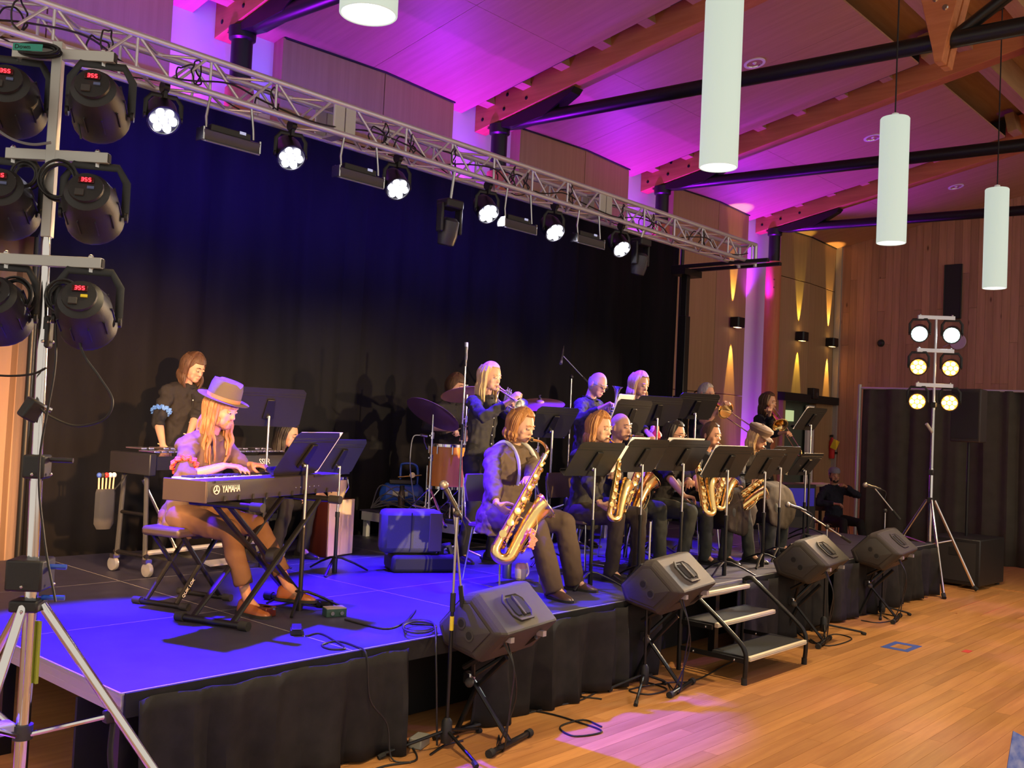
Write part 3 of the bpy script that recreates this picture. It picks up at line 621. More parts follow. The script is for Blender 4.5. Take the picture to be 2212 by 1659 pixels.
# coils and leads on the left stand
r6 = random.Random(6)
for k, (z, s_, rr_, n_) in enumerate(((3.335, -.07, .055, 7), (2.86, .05, .075, 6), (2.85, -.09, .05, 4), (2.36, .10, .065, 5), (2.36, -.10, .07, 5))):
    c = LB+V((-.03, 0, z-(.0 if k == 0 else rr_)))+bdir*s_+V((-.03, -.04, 0)); pts = []
    for a in range(n_*12):
        t = a/12*2*math.pi; q_ = rr_*(1+.12*math.sin(a*.37)); pts.append(c+bdir*(q_*math.cos(t)*(1.5 if k == 0 else 1))+V((0, 0, q_*math.sin(t)*(.4 if k == 0 else 1)))+V((-.7, -.7, 0))*(.02*math.sin(a*.21)))
    cable('cable_coil', 'coiled black lead on the light stand, '+['under the top bar by the green tape', 'large loops on the middle bar', 'small loops on the middle bar wall side', 'loops on the bottom bar stage side', 'loops on the bottom bar wall side'][k], pts, .0055, n=2, group='lead coils on the light stand')
def L_(px, py, k=4.12): return KP(px, py, k)
cable('hanging_cable', 'thin lead looping down from the lowest can to the stand clamp', [L_(165, 690), L_(178, 760), L_(215, 815), L_(243, 865), L_(225, 905), L_(165, 920), L_(110, 900), L_(85, 880)], .0055)
cable('hanging_cable', 'grey lead drooping from the top can to the middle bar', [L_(-20, 270), L_(25, 300), L_(70, 312), L_(110, 308)], .006, mat('grey_cable', (.2, .2, .22), .5))
cable('hanging_cable', 'lead hanging between the stage side top and middle cans', [L_(165, 190), L_(165, 240), L_(175, 300)], .0045)
cable('hanging_cable', 'long lead running down the light stand pole to the floor', [L_(120, 700, 4.05), L_(118, 800, 4.05), L_(85, 1000, 4.05), L_(95, 1160, 4.05), L_(120, 1300, 4.05)], .005)
cable('hanging_cable', 'lead leaving the stand clamp sideways past the tan drape', [L_(100, 795), L_(70, 808), L_(20, 812), L_(-40, 808)], .005)
tp = thing('cable_label', 'green cloth tape flag with handwriting on the top cable coil', 'label', L_(60, 102, 4.05), (math.radians(85), 0, math.radians(-47)))
MB().box((0, 0, 0), (.12, .03, .004)).obj('tape', 'green_tape', tp)
def text_obj(body, size, matn, parent, M, name='lettering', extrude=.0008, align_x='CENTER'):
    cu = bpy.data.curves.new(name, 'FONT'); cu.body = body; cu.size = size; cu.extrude = extrude; cu.align_x = align_x; cu.align_y = 'CENTER'; cu.resolution_u = 3
    t = bpy.data.objects.new(name, cu); C.objects.link(t); dg = bpy.context.evaluated_depsgraph_get()
    me = bpy.data.meshes.new_from_object(t.evaluated_get(dg)); bpy.data.objects.remove(t); me.materials.clear(); me.materials.append(MATS[matn] if isinstance(matn, str) else matn)
    return inst(me, name, parent, M)
text_obj('Down', .026, 'black_matte', tp, tr(-.02, 0, .0025))
ck = thing('clamp_box', 'black plastic clamp box hooked on the light stand pole', 'clamp', L_(68, 885, 4.12)); MB().box((0, 0, 0), (.07, .06, .09), Euler((.3, .4, .2)).to_matrix()).obj('body', 'black_plastic', ck, bevel=.01); MB().tube([(.03, -.02, .02), (.07, -.03, .0)], .01, 8).obj('plug', 'steel', ck)
# right tree
RB = V((12.84, 4.30, 0)); bR = V((.62, -.78, 0)).normalized()
rt_ = thing('light_stand', 'lighting stand with lit white and amber cans beyond the stage end', 'light stand', RB)
MB().tube([(0, 0, .35), (0, 0, 1.5)], .024, 14).obj('lower_tube', 'chrome', rt_); MB().tube([(0, 0, 1.4), (0, 0, 2.35)], .021, 14).obj('middle_tube', 'steel', rt_); MB().tube([(0, 0, 2.3), (0, 0, 3.42)], .017, 14).obj('top_tube', 'alu', rt_)
for z in (1.45, 2.3, 1.1, .55): MB().box((0, 0, z), (.07, .07, .07)).obj('collar', 'black_plastic', rt_, bevel=.01)
MB().tube([(0, 0, 1.95), (-.09, .05, 2.06)], .02, 8).obj('lever', 'dull_alu', rt_)
tripod_legs(rt_, 1.10, .55, [(-.70, -.42, .02), (.34, -.46, .02), (.12, .72, .02)], .018)
RL = []
for k, (yl, yr, ybar) in enumerate(((720, 716, 686), (797, 792, 757), (870, 868, 832))):
    zb_ = (3.41, 2.99, 2.55)[k]
    cb = MB().box((0, 0, zb_), (.46, .04, .05), Matrix.Rotation(math.atan2(bR.y, bR.x), 3, 'Z')).obj('cross_bar', 'alu', rt_, bevel=.003)
    for s_ in (-.2, .2):
        MB().ball(bR*s_+V((0, 0, zb_+.03)), .016, 8, 6).obj('bolt', 'steel', cb)
        p = RB+bR*s_+V((0, 0, zb_-.21)); lens = 'led_cool' if k == 0 else 'led_amber'
        aim = (V((7.2, 5.2, 1.5))-p).normalized()
        root, q, R = par_can(p, aim+V((-.12, -.42, 0)), '%s lit can on the far light stand, %s, %s' % ('white' if k == 0 else 'amber', WL[k], 'stage side' if s_ < 0 else 'drape side'), lens, 'lit cans on the far light stand', 1.0, 'black_plastic', True, hang=.18)
        MB().lathe([(R*.92, .03), (R*.9, .048), (.001, .05)], 16, q).obj('lens', mat('lens_c', (1, 1, 1), .3, emit=(.7, 1, .95), es=2.2) if k == 0 else mat('lens_a', (1, .7, .3), .3, emit=(1, .3, .03), es=2.2), root)
        lamp('side_wash', 'SPOT', p+aim*.1, (.9, 1, .97) if k == 0 else (1, .55, .2), 560, p+aim*3, .06, 42, .6)
pd = thing('round_paddle', 'round pale lilac disc on a short arm behind the far light stand', 'disc', (20.46, 6.42, 3.83)); MB().lathe([(.001, .02), (.15, .02), (.16, .0), (.001, 0)], 28, Matrix.Rotation(-math.pi/2, 4, 'Y')).obj('disc', mat('lilac_p', (.55, .42, .62), .5), pd); MB().tube([(0, .12, -.02), (.02, .28, -.1)], .03, 8, flat=.4).obj('arm', MATS['lilac_p'], pd)
# ------------------------------------------------------------------ pipe and drape, subwoofer, speaker
dp = thing('drape_frame', 'pipe frame with upright holding the black drape wall', 'frame', (16, 0, 0)); MB().tube([(0, 6.55, 0), (0, 6.55, 2.72)], .03, 10).obj('upright', 'dull_alu', dp); MB().tube([(0, 6.55, 2.66), (0, 1.2, 2.62)], .02, 10).obj('crossbar', 'alu', dp); MB().box((0, 6.55, .01), (.4, .4, .02)).obj('base_plate', 'black_metal', dp); MB().tube([(0, 1.2, 0), (0, 1.2, 2.7)], .03, 10).obj('upright', 'dull_alu', dp); MB().box((0, 1.2, .01), (.4, .4, .02)).obj('base_plate', 'black_metal', dp)
cloth('drape_wall', (15.98, 6.5, 0), (15.98, 1.3, 0), .03, 2.64, .34, .05, 'drape', 'long black drape wall hanging past the stage end', 'drape', 21, gather=False, nz=5)
sb = thing('subwoofer', 'large black subwoofer box on the floor beyond the stage end', 'speaker', (13.75, 4.13, 0), math.radians(-4)); MB().box2((-.42, -.33, .03), (.42, .33, .62)).obj('cabinet', 'black_plastic', sb, bevel=.015); MB().box2((-.425, -.28, .08), (-.42, .28, .57)).obj('grille', mat('grille2', (.02, .02, .022), .6, bump=.5, bscale=500), sb)
for a in (-.35, .35):
    for b in (-.27, .27): MB().lathe([(.03, 0), (.03, .03)], 10, tr(a, b, 0)).obj('foot', 'rubber', sb)
MB().tube([(-.02, 0, .62), (-.02, 0, 1.85)], .018, 10).obj('pole', 'black_metal', sb)
MB().box2((-.422, -.06, .4), (-.43, .06, .5)).obj('side_handle', 'black_matte', sb)
sp = thing('pole_speaker', 'dark loudspeaker on a pole above the black subwoofer', 'speaker', (13.73, 4.13, 1.85), math.radians(-4)); MB().hexa([(-.17, -.2, 0), (-.17, -.2, .7), (-.14, .2, 0), (-.14, .2, .7), (.17, -.16, 0), (.17, -.16, .7), (.17, .16, 0), (.17, .16, .7)]).obj('cabinet', mat('spk', (.045, .038, .04), .6), sp, bevel=.02); MB().box2((-.175, -.17, .05), (-.165, .17, .65)).obj('grille', MATS['grille2'], sp)
# ------------------------------------------------------------------ monitors on tilted stands
SEC = [(3.865, .874), (3.62, .68), (3.81, .49), (4.11, .54), (4.16, .655), (3.95, .86)]
def monitor(x0, dz, lab):
    m_ = thing('stage_monitor', 'grey wedge monitor on a tilted stand, '+lab, 'speaker', (x0, 0, 0), 0, 'monitor speakers')
    cy = sum(p[0] for p in SEC)/6; cz = sum(p[1] for p in SEC)/6
    def ring(x, s_, lift): return [V((x, cy+(y-cy)*s_, cz+(z-cz)*s_+dz+lift)) for y, z in SEC]
    L = .47
    MB().loft([ring(-.02, .80, 0), ring(0, .93, 0), ring(.03, 1, 0), ring(L-.02, 1, .03), ring(L, .96, .03)]).obj('cabinet', 'monitor_shell', m_, smooth=False, bevel=.014)
    fc = MB().loft([ring(-.024, .70, 0), ring(-.026, .68, 0)]).obj('socket_plate', 'grey_plastic', m_, bevel=.006)
    for dy, dzz in ((.035, .035), (-.03, -.025)):
        c = V((-.027, cy-.02+dy, cz+dz+dzz-.02))
        MB().lathe([(.034, -.004), (.034, .004), (.024, .004), (.022, -.02), (.001, -.02)], 18, Matrix.Translation(c) @ Matrix.Rotation(-math.pi/2, 4, 'Y')).obj('pole_socket', 'grey_plastic', fc)
        MB().lathe([(.023, .0045), (.001, .005)], 18, Matrix.Translation(c) @ Matrix.Rotation(-math.pi/2, 4, 'Y')).obj('socket_hole', 'black_matte', fc)
    a = V((.5*L, (SEC[0][0]+SEC[1][0])/2, (SEC[0][1]+SEC[1][1])/2+dz+.018)); ex = V((1, 0, .06)).normalized(); ey = V((0, SEC[0][0]-SEC[1][0], SEC[0][1]-SEC[1][1])).normalized(); n = ex.cross(ey).normalized()
    if n.z < 0: n = -n
    R = Matrix((ex, ey, n)).transposed().to_4x4(); B = Matrix.Translation(a) @ R
    def oct(w_, h_, z): return [V((w_*x, h_*y, z)) for x, y in ((-1, -.55), (-.6, -1), (.6, -1), (1, -.55), (1, .55), (.6, 1), (-.6, 1), (-1, .55))]
    hd = MB().loft([oct(.09, .1, .001), oct(.088, .098, .008), oct(.075, .085, .008), oct(.07, .08, .002)]).obj('handle_bezel', 'monitor_shell', m_, M=B)
    for sx in (-1, 1): MB().loft([oct(.025, .068, .003), oct(.022, .062, .0095)]).obj('handle_well', 'black_matte', hd, M=tr(sx*.036, 0, 0))
    MB().loft([oct(.010, .075, .008), oct(.008, .07, .018)]).obj('grip_bar', 'monitor_shell', hd)
    MB().loft([[V((.02, y, z+dz)) for y, z in ((4.122, .58), (4.158, .66), (3.99, .83), (3.96, .80))], [V((L-.03, y, z+dz+.03)) for y, z in ((4.122, .58), (4.158, .66), (3.99, .83), (3.96, .80))]]).obj('grille', 'black_matte', m_)
    # stand
    st = MB(); st.tube([(-.0, 3.69, .022), (.43, 3.78, .022)], .018, 10); st.obj('foot_bar', 'black_metal', m_)
    for p in ((-.0, 3.69), (.43, 3.78)): MB().tube([(p[0]-.02, p[1]-.004, .022), (p[0]+.02, p[1]+.004, .022)], .024, 10).obj('end_cap', 'rubber', m_)
    MB().tube([(.21, 3.735, .03), (.16, 4.03, .36)], .017, 8, flat=.8).obj('front_leg', 'black_metal', m_)
    MB().tube([(.12, 4.08, .02), (.18, 3.98, .30), (.2, 3.78, .5+dz*.5)], .017, 8, flat=.8).obj('rear_leg', 'black_metal', m_)
    MB().tube([(-.05, 4.09, .02), (.36, 4.09, .02)], .016, 8).obj('rear_foot', 'black_metal', m_)
    MB().box((.15, 4.02, .345), (.05, .06, .07)).obj('pivot', 'steel', m_, bevel=.008); MB().ball((.11, 3.98, .33), .028, 10, 8).obj('knob', 'grey_plastic', m_)
    for xx in (.08, .36):
        MB().tube([(xx, 4.0, .42+dz), (xx, 3.70, .61+dz)], .016, 6).obj('support_arm', 'black_metal', m_); MB().box((xx, 3.66, .64+dz), (.03, .05, .03)).obj('stop', 'dull_alu', m_)
        MB().tube([(.16, 4.0, .36), (xx, 3.93, .46+dz)], .014, 6).obj('strut', 'black_metal', m_)
    for s_ in (0, 1): MB().tube(spline([(.06+.03*s_, 3.68, .62+dz), (.06, 3.6, .5), (.08+.04*s_, 3.63, .3), (.1, 3.68+.05*s_, .02), (.3, 3.9, .006)], 6), .005, 6).obj('lead', 'cable', m_)
    return m_
monitor(4.10, 0, 'below the front saxophonist, beside the near microphone stand'); monitor(5.93, .05, 'left of the steps')
monitor(8.30, .045, 'right of the steps'); monitor(10.04, .02, 'closest to the far light stand')
# ------------------------------------------------------------------ steps
st = thing('stage_steps', 'two tread black tube steps leading up to the stage', 'steps', (6.66, 0, 0))
W = 1.0
for k, (ya, yb, z) in enumerate(((3.50, 3.81, .2), (3.78, 4.06, .4), (4.02, 4.12, .575))):
    tr_ = MB().box2((.03, ya+.02, z-.03), (W-.03, yb, z)).obj('tread', 'tread', st)
    MB().box2((.03, ya-.01, z-.032), (W-.03, ya+.02, z+.002)).obj('nosing', 'cream', tr_, bevel=.004)
    MB().box2((.03, ya-.013, z-.02), (W-.03, ya-.009, z-.014)).obj('nosing_groove', 'dull_alu', tr_)
for x in (0, W):
    MB().tube(spline([(x, 3.52, .0), (x, 3.51, .15), (x, 3.525, .25), (x, 3.62, .345), (x, 3.95, .585), (x, 4.03, .625), (x, 4.09, .60)], 6), .018, 10).obj('side_rail', 'black_metal', st)
    MB().tube([(x, 3.52, 0), (x, 3.52, .05)], .022, 10).obj('foot', 'rubber', st)
    MB().tube([(x, 4.08, 0), (x, 4.08, .6)], .018, 10).obj('rear_post', 'black_metal', st)
    MB().box2((x-.008, 3.52, .155), (x+.008, 4.08, .19)).obj('stringer', 'black_metal', st); MB().box2((x-.008, 3.8, .355), (x+.008, 4.08, .39)).obj('stringer', 'black_metal', st)
    for yy, z in ((3.6, .17), (3.95, .17), (3.85, .37)): MB().ball((x-.012, yy, z), .009, 8, 6).obj('bolt', 'steel', st)
# ------------------------------------------------------------------ music stands
def at_xy(px, py, x, y):        # height of a photo pixel above the point (x, y)
    d = ray(px, py); k = (x*d.x+y*d.y)/(d.x**2+d.y**2); return CAMZ+k*d.z
def music_stand(px, py, x, y, label, rot=0, tilt=33, wide=.5, high=.33, base=S, paper=None, shelf=True, roll=0, group='music stands', style=0, warm=None):
    z = at_xy(px, py, x, y)-base
    m_ = thing('music_stand', label, 'music stand', (x, y, base), rot, group)
    hub = z-.07
    MB().tube([(0, 0, .03), (0, 0, hub*.55)], .0145, 12).obj('lower_tube', 'black_metal', m_)
    MB().tube([(0, 0, hub*.5), (0, 0, hub)], .010, 12).obj('upper_tube', 'steel' if style == 0 else 'black_metal', m_)
    MB().tube([(0, 0, hub*.52), (0, 0, hub*.57)], .018, 12).obj('clutch', 'black_metal', m_)
    for a in (80, 200, 320):
        d = V((math.cos(math.radians(a+rot*10)), math.sin(math.radians(a+rot*10)), 0))
        MB().tube([V((0, 0, .12)), d*.05+V((0, 0, .115)), d*.16+V((0, 0, .07)), d*.27+V((0, 0, .012))], [.013, .013, .012, .011], 8, flat=.7).obj('leg', 'black_metal', m_)
    MB().tube([(0, 0, .0), (0, 0, .13)], .02, 12).obj('hub', 'black_metal', m_)
    R = Matrix.Rotation(roll, 4, 'Y') @ Matrix.Rotation(math.radians(tilt), 4, 'X')
    B = Matrix.Translation((0, .0, z)) @ R
    # local desk: x width, z height; musician on +y side
    c_ = .03; w_, h_ = wide/2, high/2
    pl = [(-w_+c_, -h_), (w_-c_, -h_), (w_, -h_+c_), (w_, h_-c_), (w_-c_, h_), (-w_+c_, h_), (-w_, h_-c_), (-w_, -h_+c_)]
    ds = MB(); ds.prism([(a, 0, b) for a, b in pl], (0, .0035, 0)); d_ = ds.obj('desk', mat('stand_black', (.02, .02, .021), .4, .2), m_, M=B)
    MB().box((0, .03, -h_), (wide-.02, .062, .004)).obj('ledge', MATS['stand_black'], d_); MB().box((0, .06, -h_+.01), (wide-.02, .004, .022)).obj('lip', MATS['stand_black'], d_)
    for zz in (h_-.05, h_-.075): MB().box((0, -.002, zz), (wide-.012, .004, .004)).obj('crease', MATS['stand_black'], d_)
    MB().prism([(-.03, -.003, .08), (.03, -.003, .08), (.045, -.003, -.1), (-.045, -.003, -.1)], (0, -.018, 0)).obj('tilt_bracket', 'black_metal', d_, bevel=.004)
    MB().ball((0, -.03, -.075), .017, 12, 8).obj('tilt_knob', 'steel', d_)
    if paper:
        for k, (ox, oz, ww, hh, a) in enumerate(paper):
            pp = MB(); pp.box((ox, .012+.004*k, oz), (ww, .003, hh), Matrix.Rotation(a, 3, 'Y')); pp.obj('sheet_music', 'paper', d_)
    return m_
MS = math.radians
music_stand(1283, 992, 6.17, 4.60, 'black music stand in front of the auburn haired saxophonist', MS(-8), 36, paper=[(.08, -.02, .44, .30, 0)])
music_stand(1392, 985, 6.75, 4.55, 'black music stand in front of the bald saxophonist', MS(-5), 34, paper=[(-.14, .02, .23, .31, 0)])
music_stand(1478, 984, 7.36, 4.54, 'black music stand with a wide white score, third of the front row', MS(-12), 34, paper=[(-.06, .01, .44, .33, 0)])
music_stand(1570, 998, 7.72, 4.31, 'black music stand with open folder, left of the steps top', MS(-11), 32, paper=[(-.05, .01, .42, .31, 0)])
music_stand(1654, 1003, 8.55, 4.38, 'scuffed black music stand before the player in the flat cap', MS(-3), 30)
music_stand(1690, 995, 9.15, 4.52, 'black music stand half hidden behind the scuffed one', MS(-5), 30)
music_stand(1740, 1003, 10.7, 4.98, 'black music stand tilted flat, near the boom microphone', MS(-4), 38)
music_stand(1198, 913, 6.80, 5.56, 'black music stand before the blond trumpet player', MS(-8), 34)
music_stand(1368, 898, 7.85, 5.45, 'black music stand with white page top, before the older trumpeter', MS(-6), 24, paper=[(-.15, .05, .22, .32, 0)])
music_stand(1421, 888, 8.36, 5.48, 'wide black music stand before the blond long haired player', MS(-28), 28)
music_stand(1504, 878, 9.08, 5.48, 'black music stand lit violet in front of the grey haired trombonist', MS(-25), 36)
music_stand(1746, 905, 11.45, 5.28, 'copper lit music stand with folder beside the far trombonist', MS(-3), 34, paper=[(-.18, .0, .16, .33, 0)])
music_stand(577, 880, 4.62, 6.72, 'violet lit music stand with white tape corner, before the mallet player', MS(-20), 32, wide=.55, high=.36)
music_stand(664, 980, 3.84, 5.14, 'black music stand at the keyboard with a crumpled page edge', MS(20), 34, paper=[(.04, 0, .48, .32, .0)])
music_stand(742, 988, 4.95, 6.20, 'black music stand beside the wooden box drum', MS(14), 30)
# ------------------------------------------------------------------ chairs
def chair(x, y, rot, label):
    c = thing('stacking_chair', label, 'chair', (x, y, S), rot, 'stacking chairs')      # faces -y locally
    def rr_(w_, d_, z, b=.06): return [V((a*w_, e*d_, z)) for a, e in ((-1, -.7), (-.75, -1), (.75, -1), (1, -.7), (1, .8), (.85, 1), (-.85, 1), (-1, .8))]
    MB().loft([rr_(.205, .2, .43), rr_(.215, .21, .44), rr_(.212, .207, .458), rr_(.19, .19, .462)]).obj('seat', mat('chair_seat', (.09, .055, .04), .5), c)
    MB().loft([[V((-.2, .2, .62)), V((.2, .2, .62)), V((.2, .22, .62)), V((-.2, .22, .62))], [V((-.21, .235, .75)), V((.21, .235, .75)), V((.21, .255, .75)), V((-.21, .255, .75))], [V((-.18, .25, .83)), V((.18, .25, .83)), V((.18, .27, .83)), V((-.18, .27, .83))]]).obj('backrest', MATS['chair_seat'], c, bevel=.006)
    for sx in (-1, 1):
        MB().tube([(sx*.2, -.16, .43), (sx*.225, -.2, .012), (sx*.225, .2, .012), (sx*.2, .14, .43)], .0075, 8).obj('sled_leg', 'chrome', c)
        MB().tube([(sx*.2, .12, .43), (sx*.205, .22, .5), (sx*.2, .26, .8)], .0075, 8).obj('back_post', 'chrome', c)
    return c
# ------------------------------------------------------------------ keyboard, stand, bench
KA = MS(18.5); kc = V((3.59, 5.29, S))
kx = thing('keyboard_stand', 'black double braced X stand under the keyboard', 'stand', (3.57, 5.2, S), KA)
for sy in (-.16, -.06, .06, .16):
    s1 = 1 if abs(sy) > .1 else -1
    MB().tube([(-.42*s1, sy*.9, .03), (.40*s1, sy*.9, .70)], .02, 8, flat=.7).obj('leg', 'black_metal', kx)
for sx in (-1, 1):
    MB().tube([(sx*.42, -.24, .025), (sx*.42, .24, .025)], .021, 10).obj('foot_bar', 'black_metal', kx)
    for sy in (-1, 1): MB().tube([(sx*.42, sy*.2, .026), (sx*.42, sy*.26, .026)], .028, 10).obj('end_cap', 'rubber', kx)
    MB().tube([(sx*.40, -.26, .70), (sx*.40, .22, .70)], .02, 10).obj('top_bar', 'black_metal', kx); MB().tube([(sx*.40, -.30, .70), (sx*.40, -.22, .70)], .027, 10).obj('end_cap', 'rubber', kx)
for sy in (-.1, .1): MB().lathe([(.05, -.03), (.055, 0), (.05, .03)], 16, Matrix.Translation((0, sy, .365)) @ Matrix.Rotation(math.pi/2, 4, 'X')).obj('lock_disc', 'black_plastic', kx)
kb = thing('stage_piano', 'long black digital piano with white maker name on its back', 'keyboard', kc, KA)
Lk = 1.33
prof = [(-.15, .725), (-.16, .76), (-.155, .845), (-.14, .85), (-.03, .85), (-.02, .835), (.14, .832), (.15, .82), (.15, .76), (.13, .725)]
MB().loft([[V((x, y, z)) for y, z in prof] for x in (-Lk/2, Lk/2)]).obj('body', mat('kb_body', (.03, .028, .028), .45, bump=.1, bscale=400), kb, bevel=.004)
for s_ in (-1, 1): MB().box2((s_*Lk/2-.012, -.157, .722), (s_*Lk/2+.006, .152, .848)).obj('end_block', mat('kb_end', (.06, .04, .035), .5), kb, bevel=.004)
wk = (Lk-.09)/52
wm = MB().box2((.0008, 0, 0), (wk-.0008, .15, .014)).mesh('white_key', 'white', False); bkm = MB().box2((0, 0, 0), (wk*.5, .095, .01)).mesh('black_key', 'black_plastic', False)
for i in range(52):
    inst(wm, 'white_key', kb, tr(-Lk/2+.045+wk*i, -.008, .837))
    if i % 7 not in (1, 4) and i < 51: inst(bkm, 'black_key', kb, tr(-Lk/2+.045+wk*(i+.75), -.006, .851))
MB().box2((-Lk/2+.06, -.163, .833), (-Lk/2+.30, -.155, .846)).obj('vent', 'black_plastic', kb); MB().box2((Lk/2-.3, -.163, .833), (Lk/2-.06, -.155, .846)).obj('vent', 'black_plastic', kb)
Mt = Matrix.Translation((-Lk/2+.20, -.163, .795)) @ Matrix.Rotation(math.pi/2, 4, 'X')
text_obj('YAMAHA', .058, 'white_print', kb, Mt @ Matrix.Diagonal((.66, 1, 1, 1)), extrude=.001)
lg_ = MB(); c0 = V((-Lk/2+.072, -.1635, .795))
lg_.tube(arc(c0, .024, 0, 360, 28), .0025, 6)
for a in range(3):
    an = math.radians(90+120*a); lg_.tube([c0, c0+V((math.cos(an)*.018, 0, math.sin(an)*.018))], .003, 6); an2 = an+math.radians(60)
    lg_.tube([c0+V((math.cos(an)*.015+dx*math.cos(an2+1.57)*.006, 0, math.sin(an)*.015+dx*math.sin(an2+1.57)*.006)) for dx in (-1, 1)], .0022, 6)
lg_.obj('emblem', 'white_print', kb)
for i in range(9): MB().box2((-Lk/2+.14+.13*i, -.165, .727), (-Lk/2+.155+.13*i, -.155, .757)).obj('rib', 'black_matte', kb)
for i in range(6): MB().ball((Lk/2-.5+.05*i, -.162, .775), .005, 8, 6).obj('jack', 'steel', kb)
bn = thing('keyboard_bench', 'black X leg bench under the keyboard player', 'bench', (3.40, 5.78, S), KA)
MB().box((0, 0, .47), (.5, .30, .06)).obj('cushion', mat('leatherette', (.05, .035, .03), .45), bn, bevel=.02)
for sy in (-.12, .12):
    for s_ in (-1, 1): MB().tube([(-.2*s_, sy, .03), (.17*s_, sy, .44)], .015, 8).obj('leg', 'black_metal', bn)
for sx in (-1, 1):
    MB().tube([(sx*.2, -.2, .02), (sx*.2, .2, .02)], .016, 10).obj('foot_bar', 'black_metal', bn)
    for sy in (-1, 1): MB().tube([(sx*.2, sy*.16, .022), (sx*.2, sy*.22, .022)], .023, 10).obj('end_cap', 'rubber', bn)
text_obj('QUIK LOK', .03, 'white_print', bn, Matrix.Translation((-.115, -.138, .12)) @ Matrix.Rotation(math.pi/2, 4, 'X') @ Matrix.Rotation(math.radians(47), 4, 'Z'))
pdl = thing('sustain_pedal', 'black sustain pedal with cord near the stage edge', 'pedal', ZP(640, 1368, S), MS(-35)); MB().box((0, 0, .015), (.07, .12, .03)).obj('base', 'black_plastic', pdl, bevel=.004); MB().box((0, -.03, .042), (.055, .1, .008), Euler((.12, 0, 0)).to_matrix()).obj('plate', 'black_plastic', pdl, bevel=.003)
e_ = lambda px, py, z=S+.006: ZP(px, py, z)
cable('pedal_cord', 'black cord running from the pedal over the stage edge', [e_(660, 1374), e_(690, 1368), e_(720, 1382), e_(745, 1400), e_(715, 1402), e_(695, 1393), e_(730, 1385), e_(768, 1396), ZP(774, 1402, S+.004)+V((0, -.07, -.02)), V((3.5, 4.03, .35)), V((3.62, 4.02, .2)), V((3.64, 3.99, .02)), V((3.7, 3.9, .006))], .005)
sp_ = thing('swell_pedal', 'piano pedal block under the keyboard player shoe', 'pedal', e_(565, 1330, S), MS(18)); MB().box((0, 0, .03), (.1, .14, .06)).obj('base', 'dark_red_wood', sp_, bevel=.004); MB().box((0, -.06, .055), (.03, .1, .01)).obj('lever', 'chrome', sp_)
di = thing('di_box', 'small DI box with steel top by the keyboard stand', 'box', e_(722, 1330, S), MS(-20)); MB().box((0, 0, .025), (.13, .09, .05)).obj('case', mat('di_green', (.02, .06, .05), .5), di, bevel=.003); MB().box((0, 0, .052), (.125, .085, .004)).obj('lid', mat('brushed', (.6, .5, .35), .4, .6), di)
for s_ in (-1, 1): MB().tube([(s_*.03, -.045, .025), (s_*.03, -.06, .025)], .012, 10).obj('socket', 'steel', di)
jc = thing('plug_adapter', 'two black plug adapters lying by the DI box', 'plug', e_(688, 1312, S)); MB().tube([(0, 0, .02), (.09, .03, .02)], .018, 10).obj('plug_body', 'black_plastic', jc); MB().tube([(.0, .04, .02), (.1, .1, .02)], .02, 10).obj('plug_body', 'black_plastic', jc)
cable('stage_cable', 'black cable coiled at the stage edge beside the near monitor', [e_(745, 1338), e_(790, 1350), e_(840, 1358), e_(880, 1340), e_(898, 1318), e_(880, 1345)]+[e_(905+35*math.cos(a*.9), 1350+13*math.sin(a*.9)+a*.3, S+.006+.002*a) for a in range(22)]+[V((3.95, 4.0, .5)), V((3.97, 3.98, .02))], .0055, n=4)
# ------------------------------------------------------------------ mallet instrument
VA = MS(8); vb = thing('vibraphone', 'black framed mallet instrument on castors behind the keyboard player', 'mallet instrument', (4.3, 7.02, S), VA)
Lv = 1.42
for sx, h_ in ((-1, .24), (1, .14)):
    MB().box2((sx*Lv/2-.03, -h_, .74), (sx*Lv/2+.03, h_, .90)).obj('end_panel', 'black_plastic', vb, bevel=.008)
    for sy in (-1, 1):
        MB().tube([(sx*Lv/2*.96, sy*h_*.7, .12), (sx*Lv/2*.96, sy*h_*.55, .78)], .018, 8).obj('leg', 'grey_plastic', vb)
        w_ = MB().lathe([(.02, -.02), (.05, -.016), (.055, 0), (.05, .016), (.02, .02)], 16, Matrix.Translation((sx*Lv/2*.96, sy*h_*.85, .056)) @ Matrix.Rotation(math.pi/2, 4, 'Y')).obj('castor', mat('castor', (.4, .4, .42), .3, .5), vb)
        MB().box((sx*Lv/2*.96, sy*h_*.8, .115), (.05, .05, .03)).obj('fork', 'steel', w_)
    MB().tube([(sx*Lv/2*.96, -h_*.8, .15), (sx*Lv/2*.96, h_*.8, .15)], .018, 8).obj('foot_rail', 'black_metal', vb); MB().tube([(sx*Lv/2*.96, -h_*.6, .45), (sx*Lv/2*.96, h_*.6, .45)], .014, 8).obj('cross_rail', 'black_metal', vb)
MB().tube([(-Lv/2*.9, -.1, .16), (Lv/2*.9, -.05, .16)], .02, 8).obj('stretcher', 'dull_alu', vb); MB().tube([(-Lv/2*.5, -.1, .16), (-Lv/2*.92, -.05, .7)], .012, 8).obj('diagonal', 'steel', vb); MB().tube([(0, -.08, .16), (0, -.08, .55)], .01, 8).obj('pedal_rod', 'steel', vb); MB().box((0, -.2, .05), (.3, .1, .015), Euler((.2, 0, 0)).to_matrix()).obj('pedal', 'alu', vb)
MB().loft([[V((-Lv/2, -.22, .78)), V((-Lv/2, -.2, .78)), V((-Lv/2, -.2, .88)), V((-Lv/2, -.22, .88))], [V((Lv/2, -.14, .78)), V((Lv/2, -.12, .78)), V((Lv/2, -.12, .88)), V((Lv/2, -.14, .88))]]).obj('front_rail', 'black_plastic', vb)
